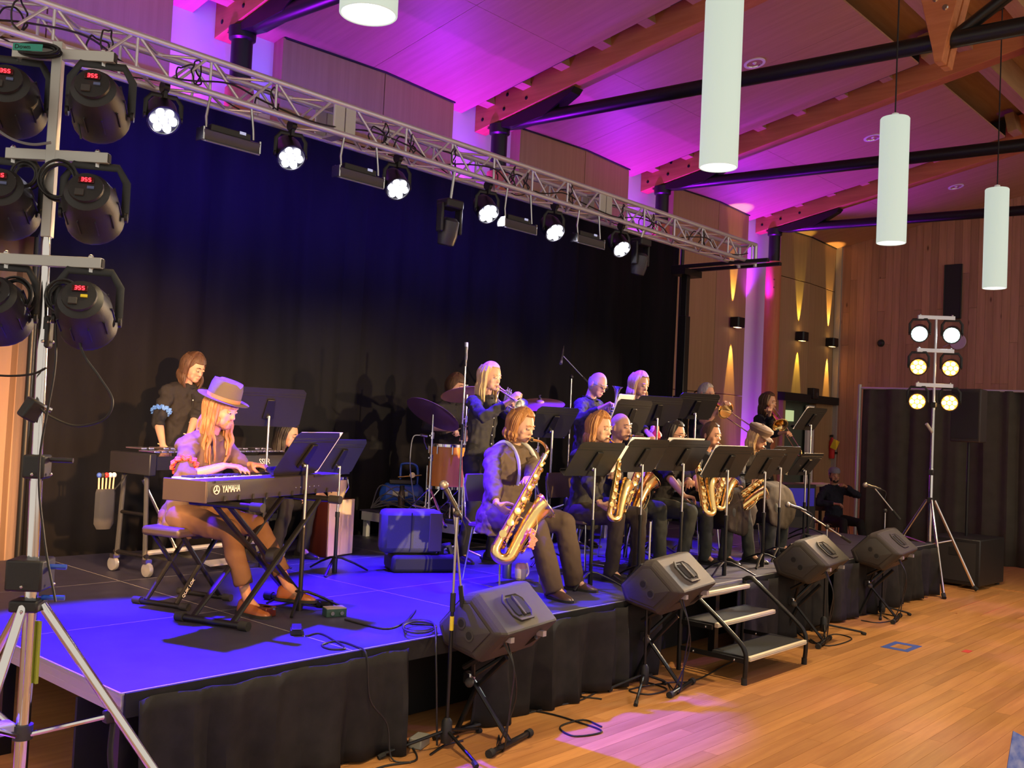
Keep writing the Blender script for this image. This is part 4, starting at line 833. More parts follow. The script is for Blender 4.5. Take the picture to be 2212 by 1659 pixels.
for i in range(21):
    t = i/20; x = -Lv/2+.06+t*(Lv-.12); h_ = .2-.08*t
    MB().box2((x-.024, -h_, .905), (x+.024, -.01, .918)).obj('bar', 'silver', vb, bevel=.003)
    if i % 7 not in (2, 6): MB().box2((x+.012, .005, .92), (x+.058, h_, .933)).obj('bar', 'silver', vb, bevel=.003)
Mv = lambda x: Matrix.Translation((x, -.222+.08*(x+Lv/2)/Lv-.002, .83)) @ Matrix.Rotation(math.pi/2, 4, 'X')
text_obj('SSER', .06, 'white_print', vb, Mv(.42)); text_obj('C', .06, 'white_print', vb, Mv(-.40))
mbag = thing('mallet_bag', 'black hanging mallet bag with coloured mallet heads', 'bag', ZP(225, 1060, 1.0) if False else YP(226, 1095, 6.95)); MB().loft([[V((.075*c*a, .04*s_*a, z)) for c, s_ in [(math.cos(t*.785), math.sin(t*.785)) for t in range(8)]] for a, z in ((.7, -.16), (1, -.12), (1, .1), (.9, .13))]).obj('pouch', mat('bagcloth', (.03, .03, .035), .8), mbag)
MB().tube(spline([(.06, 0, .12), (.14, .02, .2), (.22, .05, .3)], 5), .01, 6, flat=.3).obj('strap', 'black_matte', mbag)
for k, c_ in enumerate(('blue_tape', 'black_matte', 'red', 'white', 'white')):
    mal = MB().tube([(-.05+.025*k, 0, .05), (-.055+.028*k, 0, .22)], .006, 6).obj('mallet_stick', 'pale_wood', mbag); MB().ball((-.055+.028*k, 0, .23), (.018, .018, .02), 10, 8).obj('mallet_head', c_, mal)
# ------------------------------------------------------------------ box drum, bongo
cj = thing('box_drum', 'wooden box drum with pale front and dark red side', 'drum', (5.50, 7.04, S), MS(12)); MB().box2((-.17, -.16, .0), (.17, .15, .5)).obj('body', 'dark_red_wood', cj, bevel=.008); MB().box2((-.165, -.17, .01), (.175, -.158, .495)).obj('front_plate', 'pale_wood', cj, bevel=.004); MB().box2((.0, -.173, .02), (.07, -.17, .49)).obj('plate_strip', 'pale_wood', cj)
bg = thing('small_drum', 'small pale drum standing on the wooden box drum', 'drum', (5.58, 7.02, S+.5)); MB().lathe([(.07, 0), (.075, .02), (.10, .17), (.1, .19)], 24).obj('shell', 'pale_wood', bg); MB().lathe([(.104, .165), (.108, .17), (.108, .19), (.1, .195), (.001, .197)], 24).obj('hoop', 'chrome', bg)
for a in range(4): MB().tube([(.108*math.cos(a*1.57+.4), .108*math.sin(a*1.57+.4), .17), (.12*math.cos(a*1.57+.4), .12*math.sin(a*1.57+.4), .1), (.09*math.cos(a*1.57+.4), .09*math.sin(a*1.57+.4), .05)], .005, 6).obj('lug', 'chrome', bg)
# ------------------------------------------------------------------ drum riser and kit
RZ = .87
rs = thing('drum_riser', 'low aluminium edged riser under the drum kit', 'riser', (6.62, 6.49, S))
for i in range(2):
    d = MB().box2((1.22*i+.003, .003, RZ-S-.012), (1.22*i+1.217, 1.45, RZ-S)).obj('deck_panel', 'deck_top', rs)
    for a, b in (((1.22*i, 0), (1.22*i+1.22, .04)), ((1.22*i, 1.41), (1.22*i+1.22, 1.45)), ((1.22*i, 0), (1.22*i+.04, 1.45)), ((1.22*i+1.18, 0), (1.22*i+1.22, 1.45))):
        MB().box2((a[0], a[1], RZ-S-.1), (b[0], b[1], RZ-S-.013)).obj('deck_frame', 'alu', d)
    for x in (.05, 1.15):
        for y in (.05, 1.38): MB().box2((1.22*i+x-.025, y-.025, 0), (1.22*i+x+.025, y+.025, RZ-S-.1)).obj('leg', 'alu', rs)
ft = KP(968, 1003, 9.42); ft.z = 0
tom = thing('floor_tom', 'amber maple floor tom with chrome hoops', 'drum', (ft.x, ft.y, RZ)); zb_ = at_xy(968, 1052, ft.x, ft.y)-RZ; zt_ = at_xy(968, 962, ft.x, ft.y)-RZ
MB().lathe([(.185, zb_), (.185, zt_)], 36).obj('shell', 'maple', tom)
for z in (zb_, zt_): MB().lathe([(.19, z-.015), (.197, z-.012), (.197, z+.014), (.188, z+.016)], 36).obj('hoop', 'chrome', tom)
MB().lathe([(.186, zt_+.004), (.001, zt_+.005)], 36).obj('head', 'white', tom)
for a in range(8):
    an = a*math.pi/4+.2; c_ = V((.19*math.cos(an), .19*math.sin(an), 0))
    MB().tube([c_+V((0, 0, zt_)), c_+V((0, 0, zt_-.08))], .009, 8).obj('lug', 'chrome', tom)
for a in range(3):
    an = a*2.09+.6; c_ = V((.205*math.cos(an), .205*math.sin(an), 0)); MB().tube([c_+V((0, 0, .01)), c_+V((0, 0, zb_+.2))], .008, 8).obj('leg', 'chrome', tom)
def cym_stand(x, y, px, py, r, tiltx, tilty, label, base=RZ, boom=None, feetr=.3, nrm=None):
    z = at_xy(px, py, x, y)-base
    s_ = thing('cymbal_stand', label, 'cymbal stand', (x, y, base), 0, 'cymbal stands')
    for a in (0.3, 2.4, 4.5):
        d = V((math.cos(a), math.sin(a), 0)); MB().tube([V((0, 0, .34)), d*feetr+V((0, 0, .01))], .011, 8, flat=.5).obj('leg', 'chrome', s_); MB().tube([V((0, 0, .14)), d*feetr*.5+V((0, 0, .17))], .007, 6).obj('brace', 'chrome', s_); MB().ball(d*feetr+V((0, 0, .014)), .018, 8, 6).obj('foot', 'rubber', s_)
    MB().tube([(0, 0, .12), (0, 0, z*.62)], .014, 10).obj('lower_tube', 'chrome', s_); MB().tube([(0, 0, z*.55), (0, 0, z-.01)], .010, 10).obj('upper_tube', 'chrome', s_)
    for zz in (z*.6, z*.8, .33): MB().tube([(0, 0, zz-.03), (0, 0, zz+.03)], .02, 10).obj('collar', 'chrome', s_); MB().tube([(0, 0, zz), (-.05, -.02, zz)], .007, 6).obj('wing_bolt', 'chrome', s_)
    c = thing('cymbal', 'bronze cymbal, '+label.split(' stand ')[-1] if ' stand ' in label else 'bronze cymbal', 'cymbal', (x, y, base+z), nrm.to_track_quat('Z', 'Y').to_euler() if nrm is not None else (tiltx, tilty, 0), 'cymbals')
    MB().lathe([(r, -.012), (r, -.010), (r*.6, .002), (r*.18, .012), (r*.15, .03), (r*.06, .042), (.001, .043), (.001, .04), (r*.14, .026), (r*.17, .009), (r*.6, -.001), (r, -.012)], 40).obj('plate', mat('bronze', (.42, .22, .17), .45, .55), c)
    MB().tube([(0, 0, .03), (0, 0, .09)], .006, 8).obj('stem', 'chrome', c); MB().lathe([(.018, .045), (.018, .06), (.006, .065)], 12).obj('felt', 'black_matte', c); MB().box((0, 0, .085), (.035, .006, .012)).obj('wing_nut', 'chrome', c)
    return s_
def kxy(px, py, k): p = KP(px, py, k); return p.x, p.y
x, y = kxy(931, 1000, 9.1); cym_stand(x, y, 932, 893, .27, MS(28), MS(34), 'chrome tripod stand under the large tilted crash cymbal', nrm=_r*.417+_u*.806+_f*.42)
x, y = kxy(1002, 1000, 9.55); cym_stand(x, y, 1000, 850, .26, MS(-6), MS(4), 'chrome tripod stand holding the cymbal before the drummer face', nrm=_u*.95+_f*.3-_r*.1)
x, y = kxy(1165, 900, 10.2); cym_stand(x, y, 1172, 872, .26, MS(8), MS(-14), 'chrome stand of the cymbal beside the trumpet bell', feetr=.22)
sn = thing('snare_drum', 'chrome rimmed snare drum behind the floor tom', 'drum', (ft.x+.45, ft.y+.12, RZ)); MB().lathe([(.18, .5), (.18, .63)], 32).obj('shell', 'maple', sn)
for z in (.5, .63): MB().lathe([(.185, z-.01), (.19, z-.008), (.19, z+.01), (.18, z+.012)], 32).obj('hoop', 'chrome', sn)
MB().lathe([(.18, .635), (.001, .636)], 32).obj('head', 'white', sn)
for a in range(3): MB().tube([(0, 0, .42), (.25*math.cos(a*2.09), .25*math.sin(a*2.09), .01)], .01, 8).obj('leg', 'chrome', sn)
MB().tube([(0, 0, .2), (0, 0, .5)], .012, 8).obj('post', 'chrome', sn)
th = thing('drum_throne', 'round black drum stool under the drummer', 'stool', (7.2, 7.3, RZ)); MB().lathe([(.001, .40), (.15, .40), (.17, .42), (.17, .46), (.15, .48), (.001, .485)], 24).obj('seat', 'black_plastic', th); MB().tube([(0, 0, .15), (0, 0, .42)], .014, 8).obj('post', 'chrome', th)
for a in range(3): MB().tube([(0, 0, .3), (.24*math.cos(a*2.09+.5), .24*math.sin(a*2.09+.5), .01)], .011, 8).obj('leg', 'chrome', th)
# clip microphone on the tom
cm = thing('drum_mic', 'small clip microphone on a lead beside the floor tom', 'microphone', KP(912, 942, 9.25)); MB().tube([(-.02, 0, .01), (.06, .0, .0)], .014, 10).obj('body', 'steel', cm); MB().tube(spline([(-.02, 0, .01), (-.09, .03, -.02), (-.1, .04, -.25), (-.06, .03, -.5), (.0, .0, at_xy(912, 942, KP(912, 942, 9.25).x, KP(912, 942, 9.25).y)*-1+RZ+.01)], 6), .005, 6).obj('lead', 'grey_cable', cm); MB().tube([(.02, 0, -.01), (.03, 0, -.06), (.07, .0, -.12)], .008, 6).obj('clip', 'steel', cm)
# tank, bottles, bags, odds
tp_ = ZP(848, 1098, RZ)
tk = thing('air_tank', 'blue pancake air tank with tube handle on the drum riser', 'compressor', (tp_.x+.12, tp_.y, RZ), MS(-40))
MB().tube([(-.24, 0, .14), (-.22, 0, .14), (-.17, 0, .14), (.17, 0, .14), (.22, 0, .14), (.24, 0, .14)], [.02, .08, .125, .125, .08, .02], 20).obj('tank', 'blue_paint', tk); MB().tube(spline([(-.02, .02, .25), (-.02, .06, .42), (.0, .05, .47), (.12, .03, .47), (.16, .03, .4), (.16, .02, .25)], 6), .013, 10).obj('handle', 'blue_paint', tk)
MB().box((0, 0, .28), (.28, .14, .05)).obj('motor', 'black_plastic', tk, bevel=.01); MB().tube([(-.05, -.06, .33), (.2, -.06, .36)], .01, 8).obj('valve', 'brass', tk); MB().lathe([(.03, 0), (.03, .02)], 14, Matrix.Translation((.1, -.07, .36)) @ Matrix.Rotation(1.57, 4, 'X')).obj('gauge', 'brass', tk); MB().box((-.02, -.13, .16), (.16, .006, .05)).obj('plate', 'dull_alu', tk)
for sx in (-1, 1): MB().box((sx*.14, 0, .02), (.03, .18, .04)).obj('foot', 'black_metal', tk)
def bottle(loc, h_, r, body, cap, label, grp=None):
    b = thing('water_bottle', label, 'bottle', loc, 0, grp); MB().lathe([(r*.95, 0), (r, .01), (r, h_*.72), (r*.75, h_*.8), (r*.6, h_*.84)], 20).obj('flask', body, b); MB().lathe([(r*.68, h_*.82), (r*.7, h_), (r*.6, h_*1.01), (.001, h_*1.01)], 20).obj('cap', cap, b); return b
bottle(ZP(866, 1106, RZ), .27, .036, mat('flask_dark', (.06, .04, .035), .4, .4), 'black_plastic', 'dark metal bottle beside the blue tank')
bottle(ZP(1094, 1249, S), .24, .037, mat('flask_blue', (.05, .055, .08), .35, .4), 'dull_alu', 'tall dark flask with grey lid behind the front saxophonist legs')
cup = thing('cup', 'white cup with pink top and handle on the stage floor', 'cup', ZP(1124, 1252, S)); MB().lathe([(.035, 0), (.045, .02), (.05, .09), (.048, .09), (.03, .01)], 20).obj('bowl', mat('cupmat', (.8, .68, .6), .4), cup); MB().tube(spline([(.04, -.02, .02), (.07, -.02, .05), (.06, -.02, .1), (.05, -.015, .13)], 5), .008, 8).obj('handle', MATS['cupmat'], cup); MB().lathe([(.049, .085), (.04, .12), (.03, .13), (.001, .13)], 16).obj('lid', mat('pink', (.75, .4, .38), .5), cup)
bgp = ZP(895, 1235, S)
cs = thing('instrument_case', 'grey padded instrument case standing on a flat black case', 'case', bgp+V((.0, .06, 0)), MS(-30)); 
MB().box2((-.26, -.09, .15), (.24, .10, .50)).obj('upper_case', mat('case_grey', (.06, .06, .075), .7, bump=.2, bscale=200), cs, bevel=.045); MB().box2((.13, -.096, .17), (.235, -.085, .48)).obj('side_panel', mat('case_brown', (.11, .085, .075), .7), cs, bevel=.004)
for x_ in (-.02,): MB().box2((x_-.004, -.094, .17), (x_+.004, -.088, .48)).obj('seam', 'black_matte', cs)
fc_ = thing('flat_case', 'open flat black case lying under the grey padded case', 'case', bgp+V((.08, .06, 0)), MS(-30)); MB().box2((-.24, -.16, .0), (.3, .2, .14)).obj('body', 'black_matte', fc_, bevel=.03); MB().tube([(.18, -.06, .14), (.19, -.05, .2), (.25, -.04, .21), (.28, -.04, .14)], .028, 8).obj('strap', 'black_plastic', fc_)
tg = MB()
for k in range(10):
    r7 = random.Random(70+k); pts = [V((6.70, 7.85, RZ+.02)), V((6.72+.15*r7.random(), 7.6+.2*r7.random(), RZ+.05+.22*r7.random())), V((6.8+.3*r7.random(), 7.3+.2*r7.random(), RZ+.15*r7.random()+.01)), V((6.9+.3*r7.random(), 7.0+.3*r7.random(), RZ+.008)), V((6.9+.5*r7.random(), 6.75+.25*r7.random(), RZ+.008)), V((7.3+.6*r7.random(), 6.6+.2*r7.random(), RZ+.008))]
    tg.tube(spline(pts, 7), .006, 6)
tag(tg.obj('cable_tangle', mat('cab_grey', (.07, .07, .085), .5)), 'tangle of dark drum cables on the riser beside the blue tank', 'cables', kind='stuff')
# ------------------------------------------------------------------ microphone stands
def mic_stand(label, base, z_base, height, feet, boom=None, mic=True, matn='black_metal', micdir=None, tape=False, mesh_head=True):
    m_ = thing('microphone_stand', label, 'microphone stand', (base[0], base[1], z_base), 0, 'microphone stands')
    MB().lathe([(.03, .03), (.035, .06), (.03, .15), (.016, .17)], 14).obj('hub', 'black_plastic', m_)
    for f in feet:
        f = V(f); l = MB().tube([V((0, 0, .1)), f*.92+V((0, 0, .03)), f+V((0, 0, .012))], .0095, 8).obj('leg', matn, m_); MB().tube([f*.93+V((0, 0, .022)), f*1.03+V((0, 0, .01))], .015, 8).obj('foot', 'rubber', l)
    MB().tube([(0, 0, .1), (0, 0, height*.62)], .0105, 10).obj('lower_tube', matn, m_); MB().tube([(0, 0, height*.55), (0, 0, height)], .008, 10).obj('upper_tube', 'steel', m_)
    MB().tube([(0, 0, height*.58), (0, 0, height*.66)], .016, 10).obj('clutch', 'black_plastic', m_)
    if tape: MB().tube([(0, 0, height*.5), (0, 0, height*.56)], .0125, 10).obj('tape_band', 'yellow', m_)
    if boom:
        a, b = V(boom[0]), V(boom[1]); MB().ball((0, 0, height), .022, 10, 8).obj('swivel', 'black_plastic', m_); MB().tube([a, b], .007, 8).obj('boom', matn if matn != 'black_metal' else 'steel', m_)
        d = (b-a).normalized(); MB().tube([b-d*.12, b], .014, 8).obj('counterweight', 'black_matte', m_); tip = a
    else: tip = V((0, 0, height)); d = V((0, 0, -1))
    if mic:
        dd = V(micdir).normalized() if micdir is not None else -d
        mm = thing('microphone', 'microphone held by the '+label.split(',')[0].replace('microphone stand', 'stand'), 'microphone', V((base[0], base[1], z_base))+tip, 0, 'microphones')
        MB().tube([dd*-.03, dd*.03], .016, 10).obj('clip', 'black_plastic', mm); MB().tube([dd*-.09, dd*.0, dd*.09], [.010, .012, .018], 12).obj('body', mat('mic_body', (.05, .05, .06), .35, .5), mm)
        if mesh_head: MB().ball(dd*.115, .027, 14, 10).obj('grille_ball', mat('mic_mesh', (.3, .28, .26), .4, .8), mm)
        else: MB().tube([dd*.09, dd*.13], .018, 12).obj('capsule', mat('mic_body2', (.2, .2, .3), .35, .6), mm)
        MB().tube(spline([dd*-.09, dd*-.16+V((0, 0, -.02)), dd*-.14+V((0, 0, -.12))], 6), .004, 6).obj('lead_end', 'cable', mm)
    return m_
mic_stand('near front microphone stand, yellow tape, boom folded down', (4.02, 3.96), 0, at_xy(948, 1108, 4.02, 3.96), [(-.40, .10, 0), (-.10, -.33, 0), (.34, .06, 0)], ((-.015, .02, at_xy(940, 1088, 4.02, 3.96)+.01), (.06, -.02, at_xy(966, 1310, 4.05, 3.95))), True, 'black_metal', (-.3, .2, .6), True)
mic_stand('plain black microphone stand left of the second monitor, yellow tape', (5.99, 3.95), 0, at_xy(1372, 1125, 5.99, 3.95), [(-.42, -.22, 0), (.2, -.05, 0), (-.28, .1, 0)], None, False, 'black_metal', None, True)
b3 = V((8.92, 3.92, 0)); h3 = at_xy(1786, 1148, b3.x, b3.y)
tipA = KP(1735, 1094, 9.35)-b3; tipB = KP(1845, 1166, 9.55)-b3; mid = tipA.lerp(tipB, .55)
mic_stand('boom microphone stand right of the third monitor', (b3.x, b3.y), 0, mid.z, [(.32, -.26, 0), (-.3, -.15, 0), (0.05, .14, 0)], (V((tipA.x-mid.x, tipA.y-mid.y, tipA.z)), V((tipB.x-mid.x, tipB.y-mid.y, tipB.z))), True, 'black_metal', (-.8, .5, .25))
b4 = V((10.42, 3.95, 0))
mic_stand('short boom microphone stand behind the last monitor', (b4.x, b4.y), 0, at_xy(1894, 1102, b4.x, b4.y), [(.25, -.2, 0), (-.3, -.1, 0), (0, .15, 0)], (V((-.07, .1, at_xy(1880, 1052, 10.4, 4.0))), V((.1, -.12, at_xy(1900, 1120, 10.4, 4.0)))), True, 'black_metal', (-.8, .45, .18))
x, y = kxy(988, 1150, 9.0)
mic_stand('tall overhead microphone stand beside the floor tom', (x, y), S, at_xy(1003, 770, x, y)-S, [(-.25, .1, 0), (.2, .2, 0), (.05, -.28, 0)], None, True, 'steel', (.0, .02, 1), mesh_head=False)
mic_stand('boom microphone stand hidden behind the older trumpeter', (8.55, 6.75), RZ, at_xy(1258, 815, 8.55, 6.75)-RZ, [(-.25, .1, 0), (.2, .2, 0), (.05, -.28, 0)], (V((-.12, .05, at_xy(1240, 768, 8.43, 6.8)-RZ)), V((.2, -.1, at_xy(1270, 830, 8.7, 6.7)-RZ))), True, 'steel', (-.5, -.3, -.75), mesh_head=False)
# floor cables in front of the stage
g0 = lambda px, py: ZP(px, py, .006)
for k, pp in enumerate(([(1060, 1560), (1110, 1545), (1150, 1538), (1200, 1525), (1260, 1510), (1330, 1470)], [(1105, 1530), (1180, 1540), (1250, 1560), (1300, 1580), (1240, 1590), (1210, 1570), (1260, 1555), (1300, 1570)], [(1190, 1520), (1250, 1500), (1300, 1485), (1250, 1478), (1240, 1500), (1300, 1510)], [(820, 1640), (870, 1600), (900, 1640), (830, 1655), (760, 1680)], [(1380, 1470), (1420, 1480), (1440, 1490), (1400, 1500), (1360, 1490), (1440, 1475), (1500, 1470), (1560, 1440), (1600, 1420)], [(1720, 1365), (1760, 1390), (1800, 1370), (1840, 1380), (1790, 1395), (1740, 1380)], [(1860, 1340), (1900, 1345), (1940, 1335), (1900, 1325), (1850, 1330)], [(1000, 1600), (960, 1610), (930, 1630), (990, 1590)])):
    cable('floor_cable', 'black cable on the wooden floor, '+['from the near monitor along the stage', 'looped below the near monitor', 'bunched near the second microphone stand', 'by the near microphone stand foot', 'leading under the steps', 'tangled under the third monitor', 'under the last monitor', 'short loop beside the near monitor stand'][k], [g0(*a) for a in pp], .0055, group='floor cables')
pb = thing('power_brick', 'grey power adapter on the floor behind the near microphone stand', 'adapter', ZP(905, 1612, 0), .4); MB().box((0, 0, .03), (.13, .08, .06)).obj('case', mat('adapter', (.3, .3, .27), .5), pb, bevel=.008)
tq = thing('floor_tape', 'square of blue tape on the wooden floor', 'tape', ZP(1947, 1397, .0)); 
for a, b, c_, d_ in ((-.18, -.12, .18, -.07), (-.18, .07, .18, .12), (-.18, -.07, -.1, .07), (.1, -.07, .18, .07)): MB().box2((a, b, 0), (c_, d_, .002)).obj('strip', 'blue_tape', tq)
tr_d = tag(MB().box2((-.06, -.03, 0), (.06, .03, .002)).obj('red_scrap', 'red'), 'scrap of red tape on the wooden floor', 'tape'); tr_d.location = ZP(2089, 1407, 0)
cardp = ZP(2200, 1625, .95)
ld = thing('blue_leaflet', 'blue printed leaflet corner held up at the floor edge', 'leaflet', KP(2202, 1640, 2.2), (MS(60), MS(25), MS(-50))); MB().box((0, 0, 0), (.05, .11, .002)).obj('card', mat('card_blue', (.025, .06, .34), .4, noise=(.2, .22, .45), nscale=40), ld)

# odds beyond the stage end
ex = XP(1797, 965, 20.36)
fx = thing('fire_extinguisher', 'small red extinguisher with yellow tag on the corner trim', 'extinguisher', (20.36, ex.y, ex.z-.25)); MB().lathe([(.05, 0), (.06, .02), (.06, .36), (.03, .42), (.02, .45)], 16).obj('cylinder', 'red', fx); MB().box((-.02, 0, .48), (.09, .03, .05)).obj('valve', 'black_metal', fx); MB().box((-.08, -.1, .3), (.004, .14, .2), Euler((.4, 0, .1)).to_matrix()).obj('tag', 'yellow', fx)
MB().box2((.03, -.07, .1), (.18, .07, .14)).obj('bracket', 'black_metal', fx)
sc2 = thing('side_table', 'pale topped low table behind the man beside the drape', 'table', (15.75, 7.15, 0), MS(-10)); MB().box((0, 0, 1.02), (.9, .4, .04)).obj('top', 'cream', sc2, bevel=.006)
for sx in (-.4, .4):
    for sy in (-.16, .16): MB().box2((sx-.02, sy-.02, 0), (sx+.02, sy+.02, 1.0)).obj('leg', 'black_metal', sc2)
bx_ = KP(1716, 1110, 13.9)
rk = thing('equipment_rack', 'black equipment rack with blue lit panel beyond the stage end', 'rack', (bx_.x, bx_.y+.1, 0), MS(-20)); MB().box2((-.28, -.25, .03), (.28, .25, 1.15)).obj('case', 'black_plastic', rk, bevel=.01); MB().box2((-.24, -.256, .85), (.24, -.249, 1.1)).obj('panel', mat('blue_panel', (.02, .02, .2), .3, emit=(.08, .03, 1), es=.15), rk)
for k in range(3): MB().box2((-.24, -.258, .15+.2*k), (.24, -.249, .3+.2*k)).obj('rack_unit', 'grey_plastic', rk)
for sx in (-.22, .22):
    for sy in (-.2, .2): MB().lathe([(.025, 0), (.025, .03)], 10, tr(sx, sy, 0)).obj('foot', 'rubber', rk)
# ------------------------------------------------------------------ people
_tex = {}
def remesh(mb, voxel, smooth=2, disp=0, dscale=.08, name='body', adapt=0.0, seed=0):
    me = bpy.data.meshes.new(name); me.from_pydata(mb.v, [], mb.f); me.update()
    bm = bmesh.new(); bm.from_mesh(me); bmesh.ops.recalc_face_normals(bm, faces=bm.faces); bm.to_mesh(me); bm.free()
    o = bpy.data.objects.new('tmp', me); C.objects.link(o)
    r = o.modifiers.new('r', 'REMESH'); r.mode = 'VOXEL'; r.voxel_size = voxel; r.adaptivity = adapt
    if disp:
        for (sc_, st) in ((dscale, disp), (dscale*.4, disp*.35)):
            key = round(sc_, 3)
            if key not in _tex: t = bpy.data.textures.new('folds', 'CLOUDS'); t.noise_scale = sc_; t.noise_depth = 1; _tex[key] = t
            d = o.modifiers.new('d', 'DISPLACE'); d.texture = _tex[key]; d.strength = st; d.mid_level = .5; d.texture_coords = 'LOCAL'
    if smooth: s = o.modifiers.new('s', 'SMOOTH'); s.factor = .5; s.iterations = smooth
    dg = bpy.context.evaluated_depsgraph_get(); out = bpy.data.meshes.new_from_object(o.evaluated_get(dg)); bpy.data.objects.remove(o); bpy.data.meshes.remove(me)
    out.name = name; out.polygons.foreach_set('use_smooth', [True]*len(out.polygons)); return out
def mobj(me, name, matn, parent):
    me.materials.clear(); me.materials.append(MATS[matn] if isinstance(matn, str) else matn); return inst(me, name, parent)
def ik(a, b, l1, l2, hint):
    a = V(a); b = V(b); d = b-a; L = min(d.length, (l1+l2)*.999); dn = d.normalized(); b = a+dn*L
    x = (l1*l1-l2*l2+L*L)/(2*L); h = math.sqrt(max(l1*l1-x*x, 0)); hp = V(hint)-dn*V(hint).dot(dn)
    hp = hp.normalized() if hp.length > 1e-5 else perp(dn)[0]
    return a+dn*x+hp*h, b
def ell(c, ax, ay, rx, ry, n=16): return [c+ax*(rx*math.cos(2*math.pi*k/n))+ay*(ry*math.sin(2*math.pi*k/n)) for k in range(n)]
SKINS = {}
def skin(name, c):
    m = mat(name, c, .5, noise=tuple(min(1, v*1.05) for v in c), nscale=9, spec=.3); return m
skin('skin_a', (.46, .245, .16)); skin('skin_b', (.5, .28, .195)); skin('skin_c', (.44, .22, .135))
def hairmat(name, c1, c2): return mat(name, c1, .5, noise=c2, nscale=60, stretch=(1, 1, .2), bump=.5, bscale=120, spec=.35)
hairmat('hair_brown', (.05, .025, .014), (.1, .05, .026)); hairmat('hair_dark', (.012, .009, .008), (.03, .022, .018)); hairmat('hair_blond', (.42, .27, .12), (.62, .43, .22)); hairmat('hair_auburn', (.28, .11, .035), (.42, .19, .065)); hairmat('hair_grey', (.3, .28, .26), (.45, .42, .4)); hairmat('hair_ginger', (.2, .085, .032), (.32, .16, .07))
mat('cloth_black', (.026, .024, .025), .85, bump=.3, bscale=600, spec=.12); mat('cloth_black2', (.046, .041, .039), .85, bump=.3, bscale=600, spec=.12); mat('cloth_brown', (.115, .075, .053), .85, bump=.3, bscale=600, spec=.12); mat('cloth_navy', (.022, .023, .034), .85, bump=.3, bscale=600, spec=.12); mat('trouser_brown', (.13, .072, .042), .85, bump=.3, bscale=600, spec=.12); mat('trouser_dark', (.055, .042, .036), .85, bump=.3, bscale=600, spec=.12); mat('denim_black', (.045, .048, .044), .85, noise=(.06, .064, .058), nscale=14, bump=.4, bscale=500, spec=.12); mat('trouser_black', (.022, .02, .02), .85, spec=.12); mat('skirt_cloth', (.032, .025, .02), .9, bump=.3, bscale=400, spec=.1)
mat('shoe_black', (.012, .011, .011), .3); mat('shoe_dark', (.06, .032, .022), .35); mat('trouser_umber', (.075, .05, .036), .85, bump=.3, bscale=600, spec=.12); mat('shoe_brown', (.28, .085, .025), .35); mat('lip', (.45, .16, .13), .45); mat('felt_hat', (.09, .075, .055), .9, bump=.3, bscale=300); mat('cap_cloth', (.2, .13, .09), .9, bump=.4, bscale=300)
def hand(mb, W, hd, pn, side, curl=.5, s=1, spread=.06, thumb=.6):
    """hand: wrist W, direction hd, palm normal pn (out of the palm), side +1 thumb on +u"""
    hd = V(hd).normalized(); pn = V(pn); pn = (pn-hd*pn.dot(hd)).normalized(); u = hd.cross(pn)*side
    W = V(W)
    mb.loft([ell(W-hd*.02*s, u, pn, .025*s, .019*s, 12), ell(W+hd*.02*s, u, pn, .031*s, .017*s, 12), ell(W+hd*.055*s, u, pn, .040*s, .0155*s, 12), ell(W+hd*.092*s, u, pn, .041*s, .0135*s, 12), ell(W+hd*.1*s, u, pn, .036*s, .009*s, 12)])
    for k, (off, L, r) in enumerate(((.031, .072, .0088), (.0105, .082, .0092), (-.0105, .076, .0088), (-.030, .060, .0078))):
        p = W+hd*(.088-.006*abs(k-1))*s+u*off*s; d = (hd+u*(spread*(1.5-k)*.9)).normalized(); ang = 0; pts = [p-d*.02*s, p]
        c_ = curl*(1+.12*(k-1))
        for j, f in enumerate((.45, .32, .23)):
            ang += c_*(.75, 1.0, .8)[j]; dd = (d*math.cos(ang)+pn*math.sin(ang)).normalized(); p = p+dd*(L*f*s); pts.append(p)
        mb.tube(pts, [r*s, r*s, r*.97*s, r*.92*s, r*.72*s], 8); mb.ball(pts[-1], r*.72*s, 8, 6)
    p = W+hd*.028*s+u*.026*s; d1 = (hd*.55+u*(.75-thumb*.25)+pn*(.15+thumb*.5)).normalized(); p1 = p+d1*.045*s; d2 = (hd*.85+u*(.2-thumb*.3)+pn*(.1+thumb*.6)).normalized(); p2 = p1+d2*.032*s; p3 = p2+(d2+hd*.3).normalized()*.024*s
    mb.tube([p-d1*.015*s, p, p1, p2, p3], [.016*s, .016*s, .0115*s, .0105*s, .008*s], 8); mb.ball(p3, .008*s, 8, 6)
